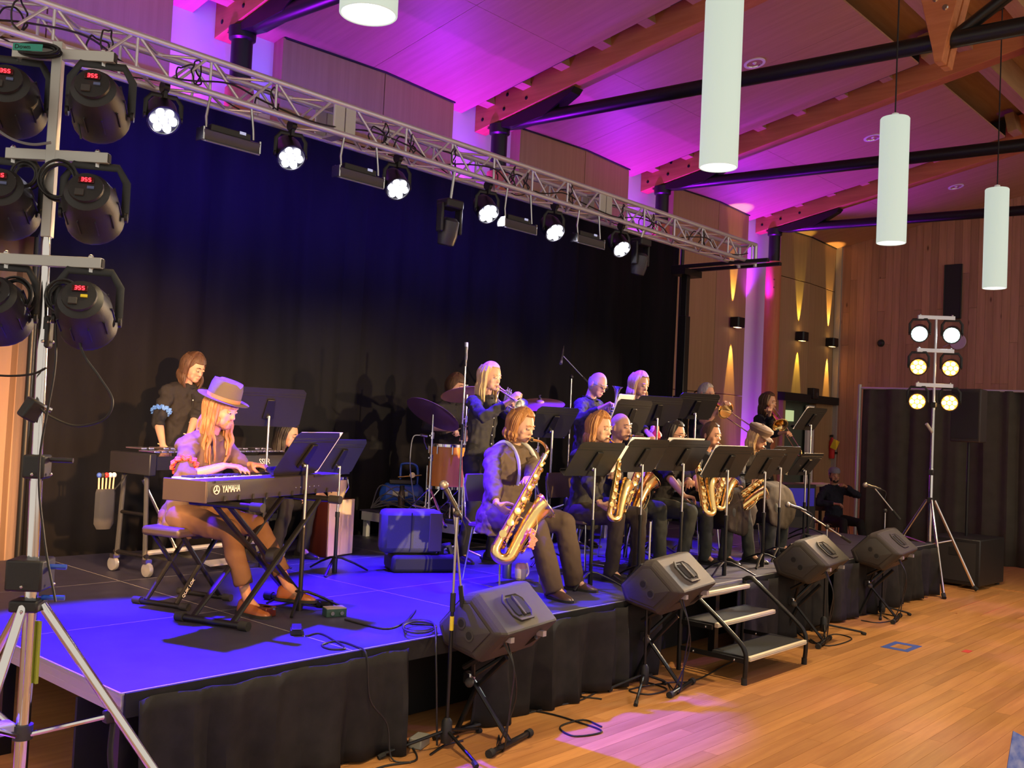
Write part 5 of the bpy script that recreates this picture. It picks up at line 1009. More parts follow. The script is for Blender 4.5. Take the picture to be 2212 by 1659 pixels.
def head_shape(mb, c, R, s):
    def T(p): return c+R @ (V(p)*s)
    def fn(p):
        p = p.copy()
        if p.z < 0:
            t = -p.z; p.x *= 1-.20*t**1.3
            if p.y > 0: p.y *= 1-.42*t**1.2
            else: p.y *= 1-.03*t
        if p.y < -.5: p.x *= .97
        p.x *= 1+.04*max(0, p.y)
        return p
    mb.ball(c, V((.077, .098, .118))*s, 28, 20, R, fn)
    mb.ball(T((0, -.070, -.088)), V((.034, .026, .026))*s, 12, 8, R)        # chin
    mb.ball(T((0, -.03, -.075)), V((.058, .055, .034))*s, 14, 8, R)          # jaw
    mb.loft([[T(q) for q in r] for r in ([(-.006, -.088, .012), (.006, -.088, .012), (.007, -.08, .012), (-.007, -.08, .012)], [(-.008, -.101, -.008), (.008, -.101, -.008), (.012, -.08, -.008), (-.012, -.08, -.008)], [(-.012, -.117, -.03), (.012, -.117, -.03), (.018, -.08, -.032), (-.018, -.08, -.032)], [(-.009, -.110, -.042), (.009, -.110, -.042), (.015, -.08, -.043), (-.015, -.08, -.043)])])
    for sx in (-1, 1):
        mb.ball(T((sx*.03, -.083, .022)), V((.022, .012, .007))*s, 10, 6, R)    # brow
        mb.ball(T((sx*.04, -.06, -.028)), V((.024, .024, .024))*s, 10, 6, R); mb.ball(T((sx*.036, -.056, -.058)), V((.024, .026, .030))*s, 10, 6, R)     # cheek
        mb.ball(T((sx*.078, .012, -.012)), V((.009, .019, .032))*s, 10, 8, R @ Matrix.Rotation(sx*.35, 3, 'Z'))   # ear
    mb.ball(T((0, -.094, -.064)), V((.022, .009, .006))*s, 10, 6, R); mb.ball(T((0, -.091, -.074)), V((.018, .009, .007))*s, 10, 6, R)
    return T
def hair_cap(T, matn, parent, s, style='short', length=.25, seed=0, part=0, fringe=.6, vol=1.0, locks=46, curl=.0, R=None, back_only=False):
    r = random.Random(seed); mb = MB(); nu, nv = 30, 18; rows = {}
    def surf(az, el, k=1.0):      # az 0 = face front
        x = math.sin(az)*math.cos(el); y = -math.cos(az)*math.cos(el); z = math.sin(el)
        t = max(0, -z); return V((x*.077*(1-.2*t**1.3), y*.098*(1-(.42*t**1.2 if y > 0 else 0)), z*.118))*k
    def low(az):       # lowest elevation of hair for this azimuth
        a = abs(az)
        if a < .85: return fringe
        if a < 1.3: return fringe+(-.1-fringe)*(a-.85)/.45
        return -.1+(-.75+.1)*min(1, (a-1.3)/.45)
    vs = []; fs = []; 
    for layer, k in ((0, 1.11*vol), (1, .97)):
        for i in range(nu):
            az = -math.pi+2*math.pi*i/nu
            for j in range(nv+1):
                lo = low(az); hi_ = math.pi/2 if style != 'fringe' else max(lo+.02, .28 if abs(az) > 1.1 else lo+.02); el = lo+(hi_-lo)*j/nv
                kk = k if layer else k*(1+.018*math.sin(az*23+seed)+.012*math.sin(az*9+el*3))*(1 if j > 1 else .985)
                vs.append(T(surf(az, el, kk)))
    n1 = nv+1; off = nu*n1
    for L in (0, 1):
        for i in range(nu):
            i2 = (i+1) % nu
            for j in range(nv): fs.append((L*off+i*n1+j, L*off+i2*n1+j, L*off+i2*n1+j+1, L*off+i*n1+j+1))
    for i in range(nu):
        i2 = (i+1) % nu; fs.append((i*n1, i2*n1, off+i2*n1, off+i*n1))
    mb.add(vs, fs)
    if style == 'long':
        for q in range(locks):
            t = q/(locks-1); az = (-1 if t < .5 else 1)*(1.28+1.86*(abs(t-.5)*2)**.9); az = math.copysign(min(abs(az), math.pi), az)
            az += r.uniform(-.08, .08); el0 = .9; pts = []
            L = length*r.uniform(.82, 1.08); a0 = T(surf(az, .75, 1.06*vol)); a1 = T(surf(az, .2, 1.12*vol)); a2 = T(surf(az, -.35, 1.16*vol))
            out = (a1-T(V((0, 0, 0)))); out.z = 0; out.normalize()
            pts = [a0, a1, a2]; p = a2.copy(); nseg = 6
            for j in range(nseg):
                p = p+V((0, 0, -L/nseg))+out*(.006*(1.5-j*.7))+V((r.uniform(-1, 1), r.uniform(-1, 1), 0))*(.004+curl*.03)*s; pts.append(p.copy())
            w_ = .017*s*r.uniform(.8, 1.2); mb.tube(spline(pts, 3), [w_*(1-.7*(i/((len(pts)-1)*3))**2) for i in range((len(pts)-1)*3+1)], 6)
    o = mb.obj('hair', matn, parent); return o
def person(label, base, rot, H=1.8, pel=None, lean=0, side=0, twist=0, hy=0, hp=0, hr=0, rh=None, lh=None, re=(-1, .5, -.5), le=(1, .5, -.5), rf=None, lf=None, kh=(0, -1, .3),
           rhd=None, lhd=None, rpn=None, lpn=None, rcurl=.6, lcurl=.6, shirt='cloth_black', pants='trouser_black', shoe='shoe_black', skn='skin_a', hair=None, sleeve=1.0, hat=None, glasses=None, build=1.0, detail=.0075, world_hands=True, skirt=None, female=False, group=None, beard=None, collar=True, flare=1.0, hair_kw=None, cuffroll=0):
    s = H/1.8
    base = V(base); M = Matrix.Translation(base) @ Matrix.Rotation(rot, 4, 'Z'); Mi = M.inverted()
    seated = pel is not None
    pel = V(pel) if seated else V((0, 0, .95*s))
    Rt = Matrix.Rotation(math.radians(twist), 3, 'Z') @ Matrix.Rotation(math.radians(side), 3, 'Y') @ Matrix.Rotation(math.radians(lean), 3, 'X')
    up = Rt @ V((0, 0, 1)); rx = Rt @ V((1, 0, 0)); fy = Rt @ V((0, 1, 0))
    spine = lambda t, f=0: pel+up*(t*s)+fy*(f*s)
    sh = {e: spine(.452)+rx*(e*.178*s*(build*.5+.5)*(.93 if female else 1)) for e in (-1, 1)}
    neck = spine(.53, -.005); Rh = Matrix.Rotation(rot*0, 3, 'Z') @ Matrix.Rotation(math.radians(hy), 3, 'Z') @ Matrix.Rotation(math.radians(hp), 3, 'X') @ Matrix.Rotation(math.radians(hr), 3, 'Y')
    hc = neck+up*(.075*s)+(Rh @ V((0, -.028, .09)))*s
    L1, L2 = .295*s, .255*s
    def loc(p, world): return (Mi @ V(p)) if world else V(p)
    W = {}; E = {}
    dflt = {-1: spine(-.05)+rx*(-.28*s), 1: spine(-.05)+rx*(.28*s)}
    for e, h, hint in ((-1, rh, re), (1, lh, le)):
        t = loc(h, world_hands) if h is not None else dflt[e]
        E[e], W[e] = ik(sh[e], t, L1, L2, hint)
    hip = {e: pel+(Matrix.Rotation(math.radians(twist), 3, 'Z') @ V((e*.092*s, 0, -.02*s))) for e in (-1, 1)}
    A = {}; K = {}
    for e, f in ((-1, rf), (1, lf)):
        t = V(f) if f is not None else V((e*.11*s, .02, .0)); t = t+V((0, 0, .085*s)); K[e], A[e] = ik(hip[e], t, .445*s, .43*s, V((e*.12+kh[0], kh[1], kh[2])))
    # ---- body
    mb = MB(); b = build
    ring = lambda t, w_, d_, f=0, n=16: ell(spine(t, f), rx, fy, w_*s*b, d_*s*b, n)
    mb.loft([ring(-.08, .13, .09), ring(.02, .13, .09), ring(.18, .115, .08), ring(.36, .13, .09), ring(.46, .12, .075), ring(.51, .06, .05)])
    mb.loft([ell(spine(.47), rx, fy, .06*s, .055*s, 12), ell(neck+up*.02*s, rx, fy, .052*s, .055*s, 12), ell(hc+Rh @ V((0, .012, -.07))*s, Rh @ V((1, 0, 0)), Rh @ V((0, 1, 0)), .05*s, .058*s, 12), ell(hc+Rh @ V((0, .0, -.02))*s, Rh @ V((1, 0, 0)), Rh @ V((0, 1, 0)), .04*s, .05*s, 12)])
    T = head_shape(mb, hc, Rh, s)
    for e in (-1, 1):
        mb.ball(sh[e]-rx*(e*.012*s), .04*s, 10, 8)
        mb.tube([sh[e]-rx*(e*.012*s), sh[e].lerp(E[e], .4), E[e]], [.036*s, .038*s, .035*s], 10); mb.tube([E[e], E[e].lerp(W[e], .3), W[e]], [.036*s, .037*s, .023*s], 10); mb.ball(E[e], .037*s, 10, 8)
        fd = (W[e]-E[e]).normalized(); hd_, pn_ = (rhd, rpn) if e < 0 else (lhd, lpn)
        hdv = V(hd_) if hd_ is not None else fd; pnv = V(pn_) if pn_ is not None else V((0, 0, -1))
        sd = 1 if e < 0 else -1
        hand(mb, W[e], hdv, pnv, sd, rcurl if e < 0 else lcurl, s*1.0)
        mb.tube([hip[e], K[e], A[e]], [.06*s, .045*s, .032*s], 10)
        mb.tube([A[e], A[e]+V((0, -.08*s, -.05*s))], [.032*s, .025*s], 8)
    bd = mobj(remesh(mb, detail, 2, name='body'), 'person', skn, None); bd.matrix_world = M; tag(bd, label, 'person', group)
    # ---- shirt
    mb = MB(); wv = .9 if female else 1.0; ab = build*.5+.5
    hips = .165 if female else .155
    bot = -.16 if not seated else -.13
    mb.loft([ring(bot, hips*(1.14 if seated else 1.02), .135 if seated else .118), ring(-.02, hips*(1.08 if seated else 1), .125 if seated else .115), ring(.10, .142*wv, .112), ring(.22, .148*wv, .115), ring(.34, .168*wv, .122, -.006), ring(.42, .172*wv, .108), ring(.475, .145, .09), ring(.505, .105, .08), ring(.53, .07, .066)])
    for e in (-1, 1):
        S0 = sh[e]-rx*(e*.06*s); mb.tube([spine(.495), sh[e]+up*.006*s], [.066*s, .057*s], 12); mb.ball(sh[e], V((.06, .066, .058))*s, 12, 8)
        end = E[e].lerp(W[e], min(1, max(0, (sleeve-.5)*2))*.95) if sleeve > .5 else sh[e].lerp(E[e], sleeve*2)
        if sleeve > .5:
            mb.tube([S0, sh[e].lerp(E[e], .35), E[e]], [.06*s*ab, .058*s*ab, .052*s*ab], 12); mb.ball(E[e], .053*s*ab, 10, 8); mb.tube([E[e], E[e].lerp(end, .5), end], [.053*s*ab, .049*s*ab, .041*s+.008*(sleeve < .9)], 12)
        else: mb.tube([S0, sh[e].lerp(end, .5), end], [.06*s, .06*s, .06*s], 12)
    so = mobj(remesh(mb, .0115, 2, .034, .06, 'shirt'), 'shirt', shirt, bd)
    if collar:
        cb = MB(); pts = [neck+up*(.004*s)+(rx*math.cos(a)*.068+fy*math.sin(a)*.070)*s+up*(-.03*s*max(0, -math.sin(a))) for a in [math.radians(-70+320*i/14-20) for i in range(15)]]
        cb.tube(pts, .021*s, 8, flat=.45, up=up); cb.obj('collar', shirt, bd)
    # ---- trousers
    mb = MB(); R2 = Matrix.Rotation(math.radians(twist), 3, 'Z'); px_ = R2 @ V((1, 0, 0)); py_ = R2 @ V((0, 1, 0))
    if seated: mb.ball(pel+V((0, .01*s, -.03*s)), V((.17, .14, .11))*s*b, 16, 10)
    else: mb.loft([ell(pel+V((0, 0, z*s)), px_, py_, w_*s*b, d_*s*b, 16) for z, w_, d_ in ((-.14, .13, .1), (-.05, .16, .118), (.06, .15, .11), (.1, .14, .1))])
    for e in (-1, 1):
        ank = A[e]+V((0, 0, -.045*s)) if not cuffroll else A[e]+(K[e]-A[e])*cuffroll
        mb.tube([hip[e], hip[e].lerp(K[e], .5), K[e]], [.095*s*b, .082*s*b, .064*s*(b*.5+.5)], 14); mb.ball(K[e], .064*s*(b*.5+.5), 12, 8); mb.tube([K[e], K[e].lerp(ank, .5), ank], [.064*s*(b*.5+.5), .061*s*flare, .056*s*flare], 14)
    mobj(remesh(mb, .012, 2, .018, .09, 'trousers'), 'trousers', pants, bd)
    if skirt:
        mb = MB(); n = 28; rings = []
        kc = (K[-1]+K[1])/2
        for t, wx, hz in ((0, .18, .06), (.35, .22, .12), (.8, .29, .15), (1.0, .32, .10), (1.13, .32, -.06)):
            c_ = pel.lerp(kc, t); rings.append([c_+V((math.cos(a)*wx*(1+.06*math.sin(7*a)), 0, hz*(.9 if math.sin(a) > 0 else .2)+math.sin(a)*.10-(.16*max(0, -math.sin(a))*(t > .3))+.012*math.sin(5*a+t*4)))*s for a in [2*math.pi*i/n for i in range(n)]])
            rings[-1] = [c_+(p-c_*1)*1 for p in rings[-1]] if False else [pel.lerp(kc, t)+V((math.cos(a)*wx*s*(1+.06*math.sin(7*a)), 0, (hz*(.9 if math.sin(a) > 0 else .2)+math.sin(a)*.10-(.14*max(0, -math.sin(a))*(t > .3))+.012*math.sin(5*a+t*4))*s)) for a in [2*math.pi*i/n for i in range(n)]]
        mb.loft(rings, True); mobj(remesh(mb, .012, 4, .012, .12, 'skirt'), 'skirt', skirt, bd)
    # ---- shoes
    for e, f in ((-1, rf), (1, lf)):
        a = A[e]; fwd = V((0, -1, 0)) if f is None else V((V(f).x-pel.x*0, 0, 0))*0+V((e*.18, -1, 0)).normalized()
        sd = V((0, 0, 1)).cross(fwd); g = V((a.x, a.y, a.z-.085*s)); mb = MB()
        prof = [(-.075, .028, .075), (-.05, .036, .1), (.0, .037, .1), (.06, .040, .068), (.12, .045, .05), (.165, .038, .038), (.19, .015, .022)]
        mb.loft([[g+fwd*(t*s)+sd*(w_*s*x)+V((0, 0, h_*s*z)) for x, z in ((-1, 0), (1, 0), (1, .3), (.8, .75), (.35, 1), (-.35, 1), (-.8, .75), (-1, .3))] for t, w_, h_ in prof]); so_ = mb.obj('shoe', shoe, bd); so_.modifiers.new('sub', 'SUBSURF').levels = 1; so_.modifiers['sub'].render_levels = 1
        MB().loft([[g+fwd*(t*s)+sd*(w_*1.08*s*x)+V((0, 0, z)) for x, z in ((-1, 0), (1, 0), (1, .018), (-1, .018))] for t, w_, h_ in prof]).obj('sole', 'rubber', so_)
    # ---- face
    for e in (-1, 1):
        ey = MB().ball(T((e*.031, -.0845, .002)), .0125*s, 12, 8).obj('eye', 'eye_white', bd); MB().ball(T((e*.031, -.0925, -.001)), .0062*s, 10, 6).obj('iris', 'eye_dark', ey)
        MB().ball(T((e*.031, -.0845, .0042)), V((.0155, .0142, .0098))*s, 12, 8, Rh).obj('eyelid', skn, ey)
        MB().tube([T((e*.017, -.0935, -.003)), T((e*.031, -.0985, -.0055)), T((e*.046, -.0885, -.003))], .0016*s, 5).obj('lash_line', 'eye_dark', ey)
        MB().tube([T((e*.012, -.0965, .024)), T((e*.03, -.0965, .029)), T((e*.05, -.083, .022))], [.003*s, .0042*s, .002*s], 6).obj('eyebrow', (hair[0] if hair else 'hair_brown'), bd)
    MB().tube([T((-.022, -.093, -.067)), T((-.008, -.1015, -.0655)), T((.008, -.1015, -.0655)), T((.022, -.093, -.067))], [.002*s, .0045*s, .0045*s, .002*s], 6).obj('lips', 'lip', bd)
    if beard:
        mbb = MB(); mbb.ball(T((0, -.062, -.085)), V((.045, .035, .034))*s, 14, 8, Rh); mbb.ball(T((0, -.09, -.055)), V((.026, .012, .006))*s, 10, 6, Rh)
        for e in (-1, 1): mbb.ball(T((e*.058, -.03, -.065)), V((.014, .034, .034))*s, 10, 6, Rh)
        mobj(remesh(mbb, .007, 1, .01, .02, 'beard'), 'beard', beard, bd)
    if hair: hair_cap(T, hair[0], bd, s, hair[1], hair[2] if len(hair) > 2 else .2, R=Rh, **(hair_kw or {}))
    if glasses:
        for e in (-1, 1): g_ = MB().tube([T((e*.033+.021*math.cos(a), -.103, .0+.015*math.sin(a))) for a in [math.radians(30*i) for i in range(13)]], .0018*s, 6).obj('glasses_rim', glasses, bd)
        for e in (-1, 1): MB().tube([T((e*.054, -.102, .004)), T((e*.079, -.04, .006)), T((e*.081, .015, .004))], .0018*s, 6).obj('glasses_arm', glasses, bd)
        MB().tube([T((-.013, -.103, .003)), T((.013, -.103, .003))], .0018*s, 6).obj('glasses_bridge', glasses, bd)
    if hat == 'fedora':
        Mh = M @ Matrix.Translation(T((0, .004, .062))) @ Rh.to_4x4() @ Matrix.Rotation(math.radians(4), 4, 'X')
        ht = bd; MH = Mi @ Mh
        MB().lathe([(.09*s, -.004), (.150*s, .004), (.152*s, .008), (.09*s, .005)], 40, Matrix.Diagonal((1, 1.12, 1, 1))).obj('hat_brim', 'felt_hat', ht, M=MH)
        MB().loft([[V((math.cos(a)*w_*s, math.sin(a)*w_*1.2*s, z*s-(.022*s*max(0, 1-abs(math.cos(a))*2.2) if z > .1 else 0))) for a in [2*math.pi*i/28 for i in range(28)]] for w_, z in ((.092, 0), (.093, .03), (.089, .09), (.080, .125), (.05, .128), (.015, .112))]).obj('hat_crown', 'felt_hat', ht, M=MH)
        MB().loft([[V((math.cos(a)*w_*s, math.sin(a)*w_*1.2*s, z*s)) for a in [2*math.pi*i/28 for i in range(28)]] for w_, z in ((.0945, .006), (.0955, .03))], False).obj('hat_band', mat('hat_band', (.3, .14, .07), .7), ht, M=MH)
    if hat == 'tweed_cap':
        Mh = M @ Matrix.Translation(T((0, .0, .045))) @ Rh.to_4x4()
        ht = bd; MH = Mi @ Mh
        MB().loft([[V((math.cos(a)*w_*s*(1+.02*math.cos(8*a)), (math.sin(a)*w_*1.22+o_)*s, z*s)) for a in [2*math.pi*i/32 for i in range(32)]] for w_, z, o_ in ((.088, 0, 0), (.100, .025, .002), (.112, .05, .0), (.105, .075, .0), (.07, .092, .0), (.02, .098, .0))]).obj('hat_crown', 'cap_cloth', ht, M=MH)
        MB().loft([[V((x*w_*s, (y_)*s, (z-.02*abs(x))*s)) for x in (-1, -.5, 0, .5, 1)]+[V((x*w_*s, (y_)*s, (z+.008-.02*abs(x))*s)) for x in (1, .5, 0, -.5, -1)] for w_, y_, z in ((.085, -.07, .012), (.08, -.11, .005), (.06, -.145, -.008), (.03, -.16, -.014))]).obj('hat_visor', 'cap_cloth', ht, M=MH)
        MB().ball((0, 0, .1*s), .012, 8, 6).obj('hat_button', 'cap_cloth', ht, M=MH)
    if hat == 'ball_cap':
        Mh = M @ Matrix.Translation(T((0, .0, .05))) @ Rh.to_4x4()
        ht = bd; MH = Mi @ Mh
        MB().loft([[V((math.cos(a)*w_*s, math.sin(a)*w_*1.2*s, z*s)) for a in [2*math.pi*i/28 for i in range(28)]] for w_, z in ((.086, -.01), (.086, .03), (.07, .062), (.03, .08), (.01, .082))]).obj('hat_crown', mat('cap_grey', (.2, .2, .24), .8), ht, M=MH)
        MB().box((0, .115*s, .0), (.1, .07, .01)).obj('hat_visor', MATS['cap_grey'], ht, M=MH, bevel=.004)
    info = dict(M=M, T=lambda p: M @ T(p), W={k: M @ v for k, v in W.items()}, E={k: M @ v for k, v in E.items()}, sh={k: M @ v for k, v in sh.items()}, up=M.to_3x3() @ up, Rh=M.to_3x3() @ Rh, pel=M @ pel, A={k: M @ v for k, v in A.items()}, K={k: M @ v for k, v in K.items()}, body=bd, s=s, P=lambda t, x, f: M @ (spine(t, f)+rx*(x*s)))
    return info
def buttons(info, front, n=4, matn='white', t0=.46, t1=.08):
    pl = MB().tube([info['P'](t0+(t1-t0)*i/8, 0, front(t0+(t1-t0)*i/8)-.004) for i in range(9)], .016*info['s'], 6, flat=.2, up=info['P'](.3, 1, 0)-info['P'](.3, 0, 0)); pl.obj('placket', [c for c in bpy.data.objects if c.parent == info['body'] and c.name.startswith('shirt')][0].data.materials[0], info['body'], M=info['M'].inverted())
    for i in range(n):
        t = t0-.05+(t1-t0)*i/n; MB().ball(info['P'](t, 0, front(t)-.009), .007*info['s'], 8, 6).obj('button', matn, info['body'], M=info['M'].inverted())
def garter(info, e, matn, label):
    a, b = info['sh'][e], info['E'][e]; c = a.lerp(b, .62); d = (b-a).normalized(); x, y = perp(d); s = info['s']; mb = MB(); pts = []
    for i in range(49):
        t = i/48*2*math.pi; r_ = (.068+.008*math.sin(t*12))*s; pts.append(c+x*(r_*math.cos(t))+y*(r_*math.sin(t))+d*(.008*math.sin(t*11)))
    mb.tube(pts, .011*s, 6); pts2 = [p+d*.016 for p in pts]; mb.tube(pts2, .009*s, 6); o = mb.obj('arm_garter', matn, info['body'], M=info['M'].inverted()); o['label'] = label; return o
# ------------------------------------------------------------------ wind instruments
def frame(o, z, u):
    z = V(z).normalized(); u = V(u); u = (u-z*u.dot(z)).normalized(); w_ = z.cross(u)
    return Matrix((( u.x, w_.x, z.x, o[0]), (u.y, w_.y, z.y, o[1]), (u.z, w_.z, z.z, o[2]), (0, 0, 0, 1)))
def saxophone(label, top, bottom, bell_dir, mouth=None, size=1.0, brassm='brass', bari=False):
    """top/bottom: ends of the straight body in world space; bell_dir: side the bell is on"""
    top = V(top); bottom = V(bottom); L = (top-bottom).length; Mx = frame(bottom, top-bottom, bell_dir); k = L/.62
    s_ = thing('saxophone', label, 'saxophone', (0, 0, 0), 0, 'saxophones'); s_.matrix_world = Mx
    r0, r1 = .013*k, .030*k
    MB().tube([(0, 0, 0), (0, 0, L*.5), (0, 0, L)], [r1, (r0+r1)/2, r0], 20).obj('body_tube', brassm, s_)
    R = .052*k; pts = arc((R, 0, 0), R, 180, 360, 14, (1, 0, 0), (0, 0, 1)); n = len(pts)
    MB().tube(pts, [r1+(.036*k-r1)*i/(n-1) for i in range(n)], 20).obj('bow', brassm, s_)
    bx = 2*R; H_ = .36*k
    bp = [(bx, 0, 0), (bx, 0, .10*k), (bx+.004*k, 0, .2*k), (bx+.014*k, 0, .28*k), (bx+.028*k, 0, .325*k), (bx+.040*k, 0, .350*k), (bx+.044*k, 0, .355*k)]
    MB().tube(bp, [.036*k, .041*k, .047*k, .054*k, .064*k, .078*k, .082*k], 28, caps=False).obj('bell', brassm, s_)
    bi = MB(); bi.tube(bp[2:], [.045*k, .052*k, .062*k, .076*k, .080*k], 28, caps=False); bi.obj('bell_lining', 'brass', s_)
    MB().tube([V((bx+.044*k, 0, .355*k))+V((math.cos(a)*.082*k*.93, math.sin(a)*.082*k, -math.cos(a)*.082*k*.36)) for a in [2*math.pi*i/28 for i in range(29)]], .0035*k, 6).obj('bell_rim', 'brass', s_)
    MB().tube([(0, 0, L-.02*k), (0, 0, L+.012*k)], r0*1.5, 16).obj('neck_collar', 'chrome', s_)
    m_ = Mx.inverted() @ V(mouth) if mouth is not None else V((-.2*k, 0, L+.05*k))
    P0 = V((0, 0, L)); P1 = V((0, 0, L+.04*k)); dm = (m_-(P1+V((0, 0, .03*k)))).normalized(); e = m_-dm*.075*k; md = P1.lerp(e, .45)+V((0, 0, .022*k))
    sp = spline([P0, P1, md, e], 6); MB().tube(sp, [r0*.95-(r0*.35)*i/(len(sp)-1) for i in range(len(sp))], 12).obj('neck', brassm, s_)
    d = (m_-e).normalized(); MB().tube([e-d*.02*k, e+d*.02*k, m_+d*.008], [.012*k, .0125*k, .006*k], 12).obj('mouthpiece', 'black_plastic', s_); MB().tube([e+d*.012*k, e+d*.034*k], .0145*k, 12).obj('ligature', 'brass', s_)
    kw = MB(); r8 = random.Random(int(L*1000)+int(top.x*50))
    def cup(c, nrm, r): kw.lathe([(r*.55, -.006*k), (r, -.003*k), (r, .004*k), (r*.3, .006*k), (.001, .006*k)], 12, Matrix.Translation(c) @ V(nrm).to_track_quat('Z', 'Y').to_matrix().to_4x4())
    for i in range(22):
        z = L*(.04+.9*i/21); rb = r1+(r0-r1)*z/L; an = .3*math.sin(i*1.9)+(.7, -.5, -1.5)[i % 3]; nr = V((math.cos(an), math.sin(an), 0)); cup(nr*(rb+.016*k)+V((0, 0, z)), nr, (.025-.013*z/L)*k)
    for i in range(7):
        z = L*(.25+.6*i/6); rb = r1+(r0-r1)*z/L; nr = V((.55, -.85, 0)).normalized(); kw.ball(nr*(rb+.02*k)+V((0, 0, z)), .006*k, 8, 6)
    for an in (-1.9, -1.2, -.7, .1, 1.1, 2.0): 
        nr = V((math.cos(an), math.sin(an), 0)); kw.tube([nr*(r1+.013*k)+V((0, 0, L*.08)), nr*(r0+.014*k)+V((0, 0, L*.88))], .0036*k, 6)
        for j in range(6): z = L*(.12+.14*j); rb = r1+(r0-r1)*z/L; kw.tube([nr*rb+V((0, 0, z)), nr*(rb+.016*k)+V((0, 0, z))], .0028*k, 5)
    kw.obj('keywork', 'brass', s_)
    k2 = MB(); kw = k2
    for z, an in ((.06, 0.2), (.15, -.4), (.23, .5)): nr = V((math.cos(an), math.sin(an), 0)); cup(V((bx, 0, z*k))+nr*.05*k, nr, .026*k)
    for sgn in (-1, 1): k2.tube(spline([(bx+.02*k, sgn*.05*k, .03*k), (bx+.055*k, sgn*.05*k, .08*k), (bx+.055*k, sgn*.05*k, .2*k), (bx+.02*k, sgn*.05*k, .26*k)], 4), .0028*k, 6)
    k2.tube([(r1, 0, .22*k), (bx-.04*k, 0, .22*k)], .005*k, 8); k2.obj('bell_keys', 'brass', s_)
    return s_
def trumpet(label, mouth, bell):
    m_ = V(mouth); b = V(bell); L = (b-m_).length; Mx = frame(m_, b-m_, (0, 0, 1)); t = thing('trumpet', label, 'trumpet', (0, 0, 0), 0); t.matrix_world = Mx; k = L/.48
    MB().lathe([(.013, -.0), (.011, .02), (.005, .06), (.005, .09)], 16).obj('mouthpiece', 'silver', t)
    MB().tube([(0, 0, .08*k), (0, 0, .36*k)], .006*k, 12).obj('leadpipe', 'silver', t)
    MB().tube([(0, 0, .36*k)]+arc((-.045*k, 0, .36*k), .045*k, 90, -90, 10, (0, 0, 1), (1, 0, 0))+[(-.09*k, 0, .2*k)], .006*k, 12).obj('tuning_slide', 'silver', t)
    zz = [.12, .2, .3, .36, .41, .445, .465, .48]; rr_ = [.006, .0065, .009, .013, .02, .032, .045, .061]
    MB().tube([(-.0, .035*k, z*k) for z in zz], [r*k for r in rr_], 24, caps=False).obj('bell', 'silver', t)
    MB().tube([(0, .035*k, .12*k)]+arc((-.045*k, .035*k, .12*k), .045*k, 90, 270, 10, (0, 0, 1), (1, 0, 0))+[(-.09*k, .035*k, .24*k)], .006*k, 12).obj('bell_bow', 'silver', t)
    for i in range(3):
        v = MB().tube([(-.12*k, .018*k, (.19+.03*i)*k), (.03*k, .018*k, (.19+.03*i)*k)], .0125*k, 14).obj('valve', 'silver', t); MB().tube([(.03*k, .018*k, (.19+.03*i)*k), (.055*k, .018*k, (.19+.03*i)*k)], .005*k, 8).obj('valve_cap', 'silver', v)
    return t
def trombone(label, mouth, slide_end, bell_side=(1, 0, 0), bell_at=.42, bellr=.105, up=(0, 0, 1)):
    m_ = V(mouth); b = V(slide_end); L = (b-m_).length; Mx = frame(m_, b-m_, up); t = thing('trombone', label, 'trombone', (0, 0, 0), 0, 'trombones'); t.matrix_world = Mx
    sl = .085
    MB().lathe([(.016, 0), (.013, .03), (.006, .07), (.006, .1)], 16).obj('mouthpiece', 'silver', t)
    MB().tube([(0, 0, .08), (0, 0, L-.045)], .0072, 10).obj('slide_tube', 'silver', t)
    MB().tube([(-sl, 0, .0), (-sl, 0, L-.045)], .0072, 10).obj('slide_tube', 'silver', t)
    MB().tube(arc((-sl/2, 0, L-.045), sl/2, 0, 180, 12, (1, 0, 0), (0, 0, 1)), .008, 10).obj('slide_bow', 'brass', t)
    for z in (.12, L*.38): MB().tube([(0, 0, z), (-sl, 0, z)], .006, 8).obj('slide_brace', 'brass', t)
    # bell section sits to the player left, runs back over the shoulder and forward
    w_ = .11
    MB().tube([(-sl, 0, .02), (-sl, .0, -.03), (-sl, w_*.5, -.06), (-sl, w_, -.03), (-sl, w_, -.02)], .0085, 10).obj('gooseneck', 'brass', t)
    MB().tube([(-sl, w_, -.03), (-sl, w_, -.18)]+arc((-sl+.06, w_, -.18), .06, 180, 360, 12, (1, 0, 0), (0, 0, 1))+[(-sl+.12, w_, -.1)], .009, 10).obj('tuning_slide', 'brass', t)
    zz = [-.1, .1, .22, .30, .36, .395, .415, bell_at]; rr_ = [.009, .013, .02, .03, .045, .065, .085, bellr]
    MB().tube([(-sl+.12, w_, z) for z in zz], rr_, 28, caps=False).obj('bell', 'brass', t)
    MB().tube([V((-sl+.12+math.cos(a)*bellr, w_+math.sin(a)*bellr, bell_at)) for a in [2*math.pi*i/28 for i in range(29)]], .003, 6).obj('bell_rim', 'brass', t)
    return t
# ------------------------------------------------------------------ the band
HK = dict
w = lambda px, py, k: KP(px, py, k)
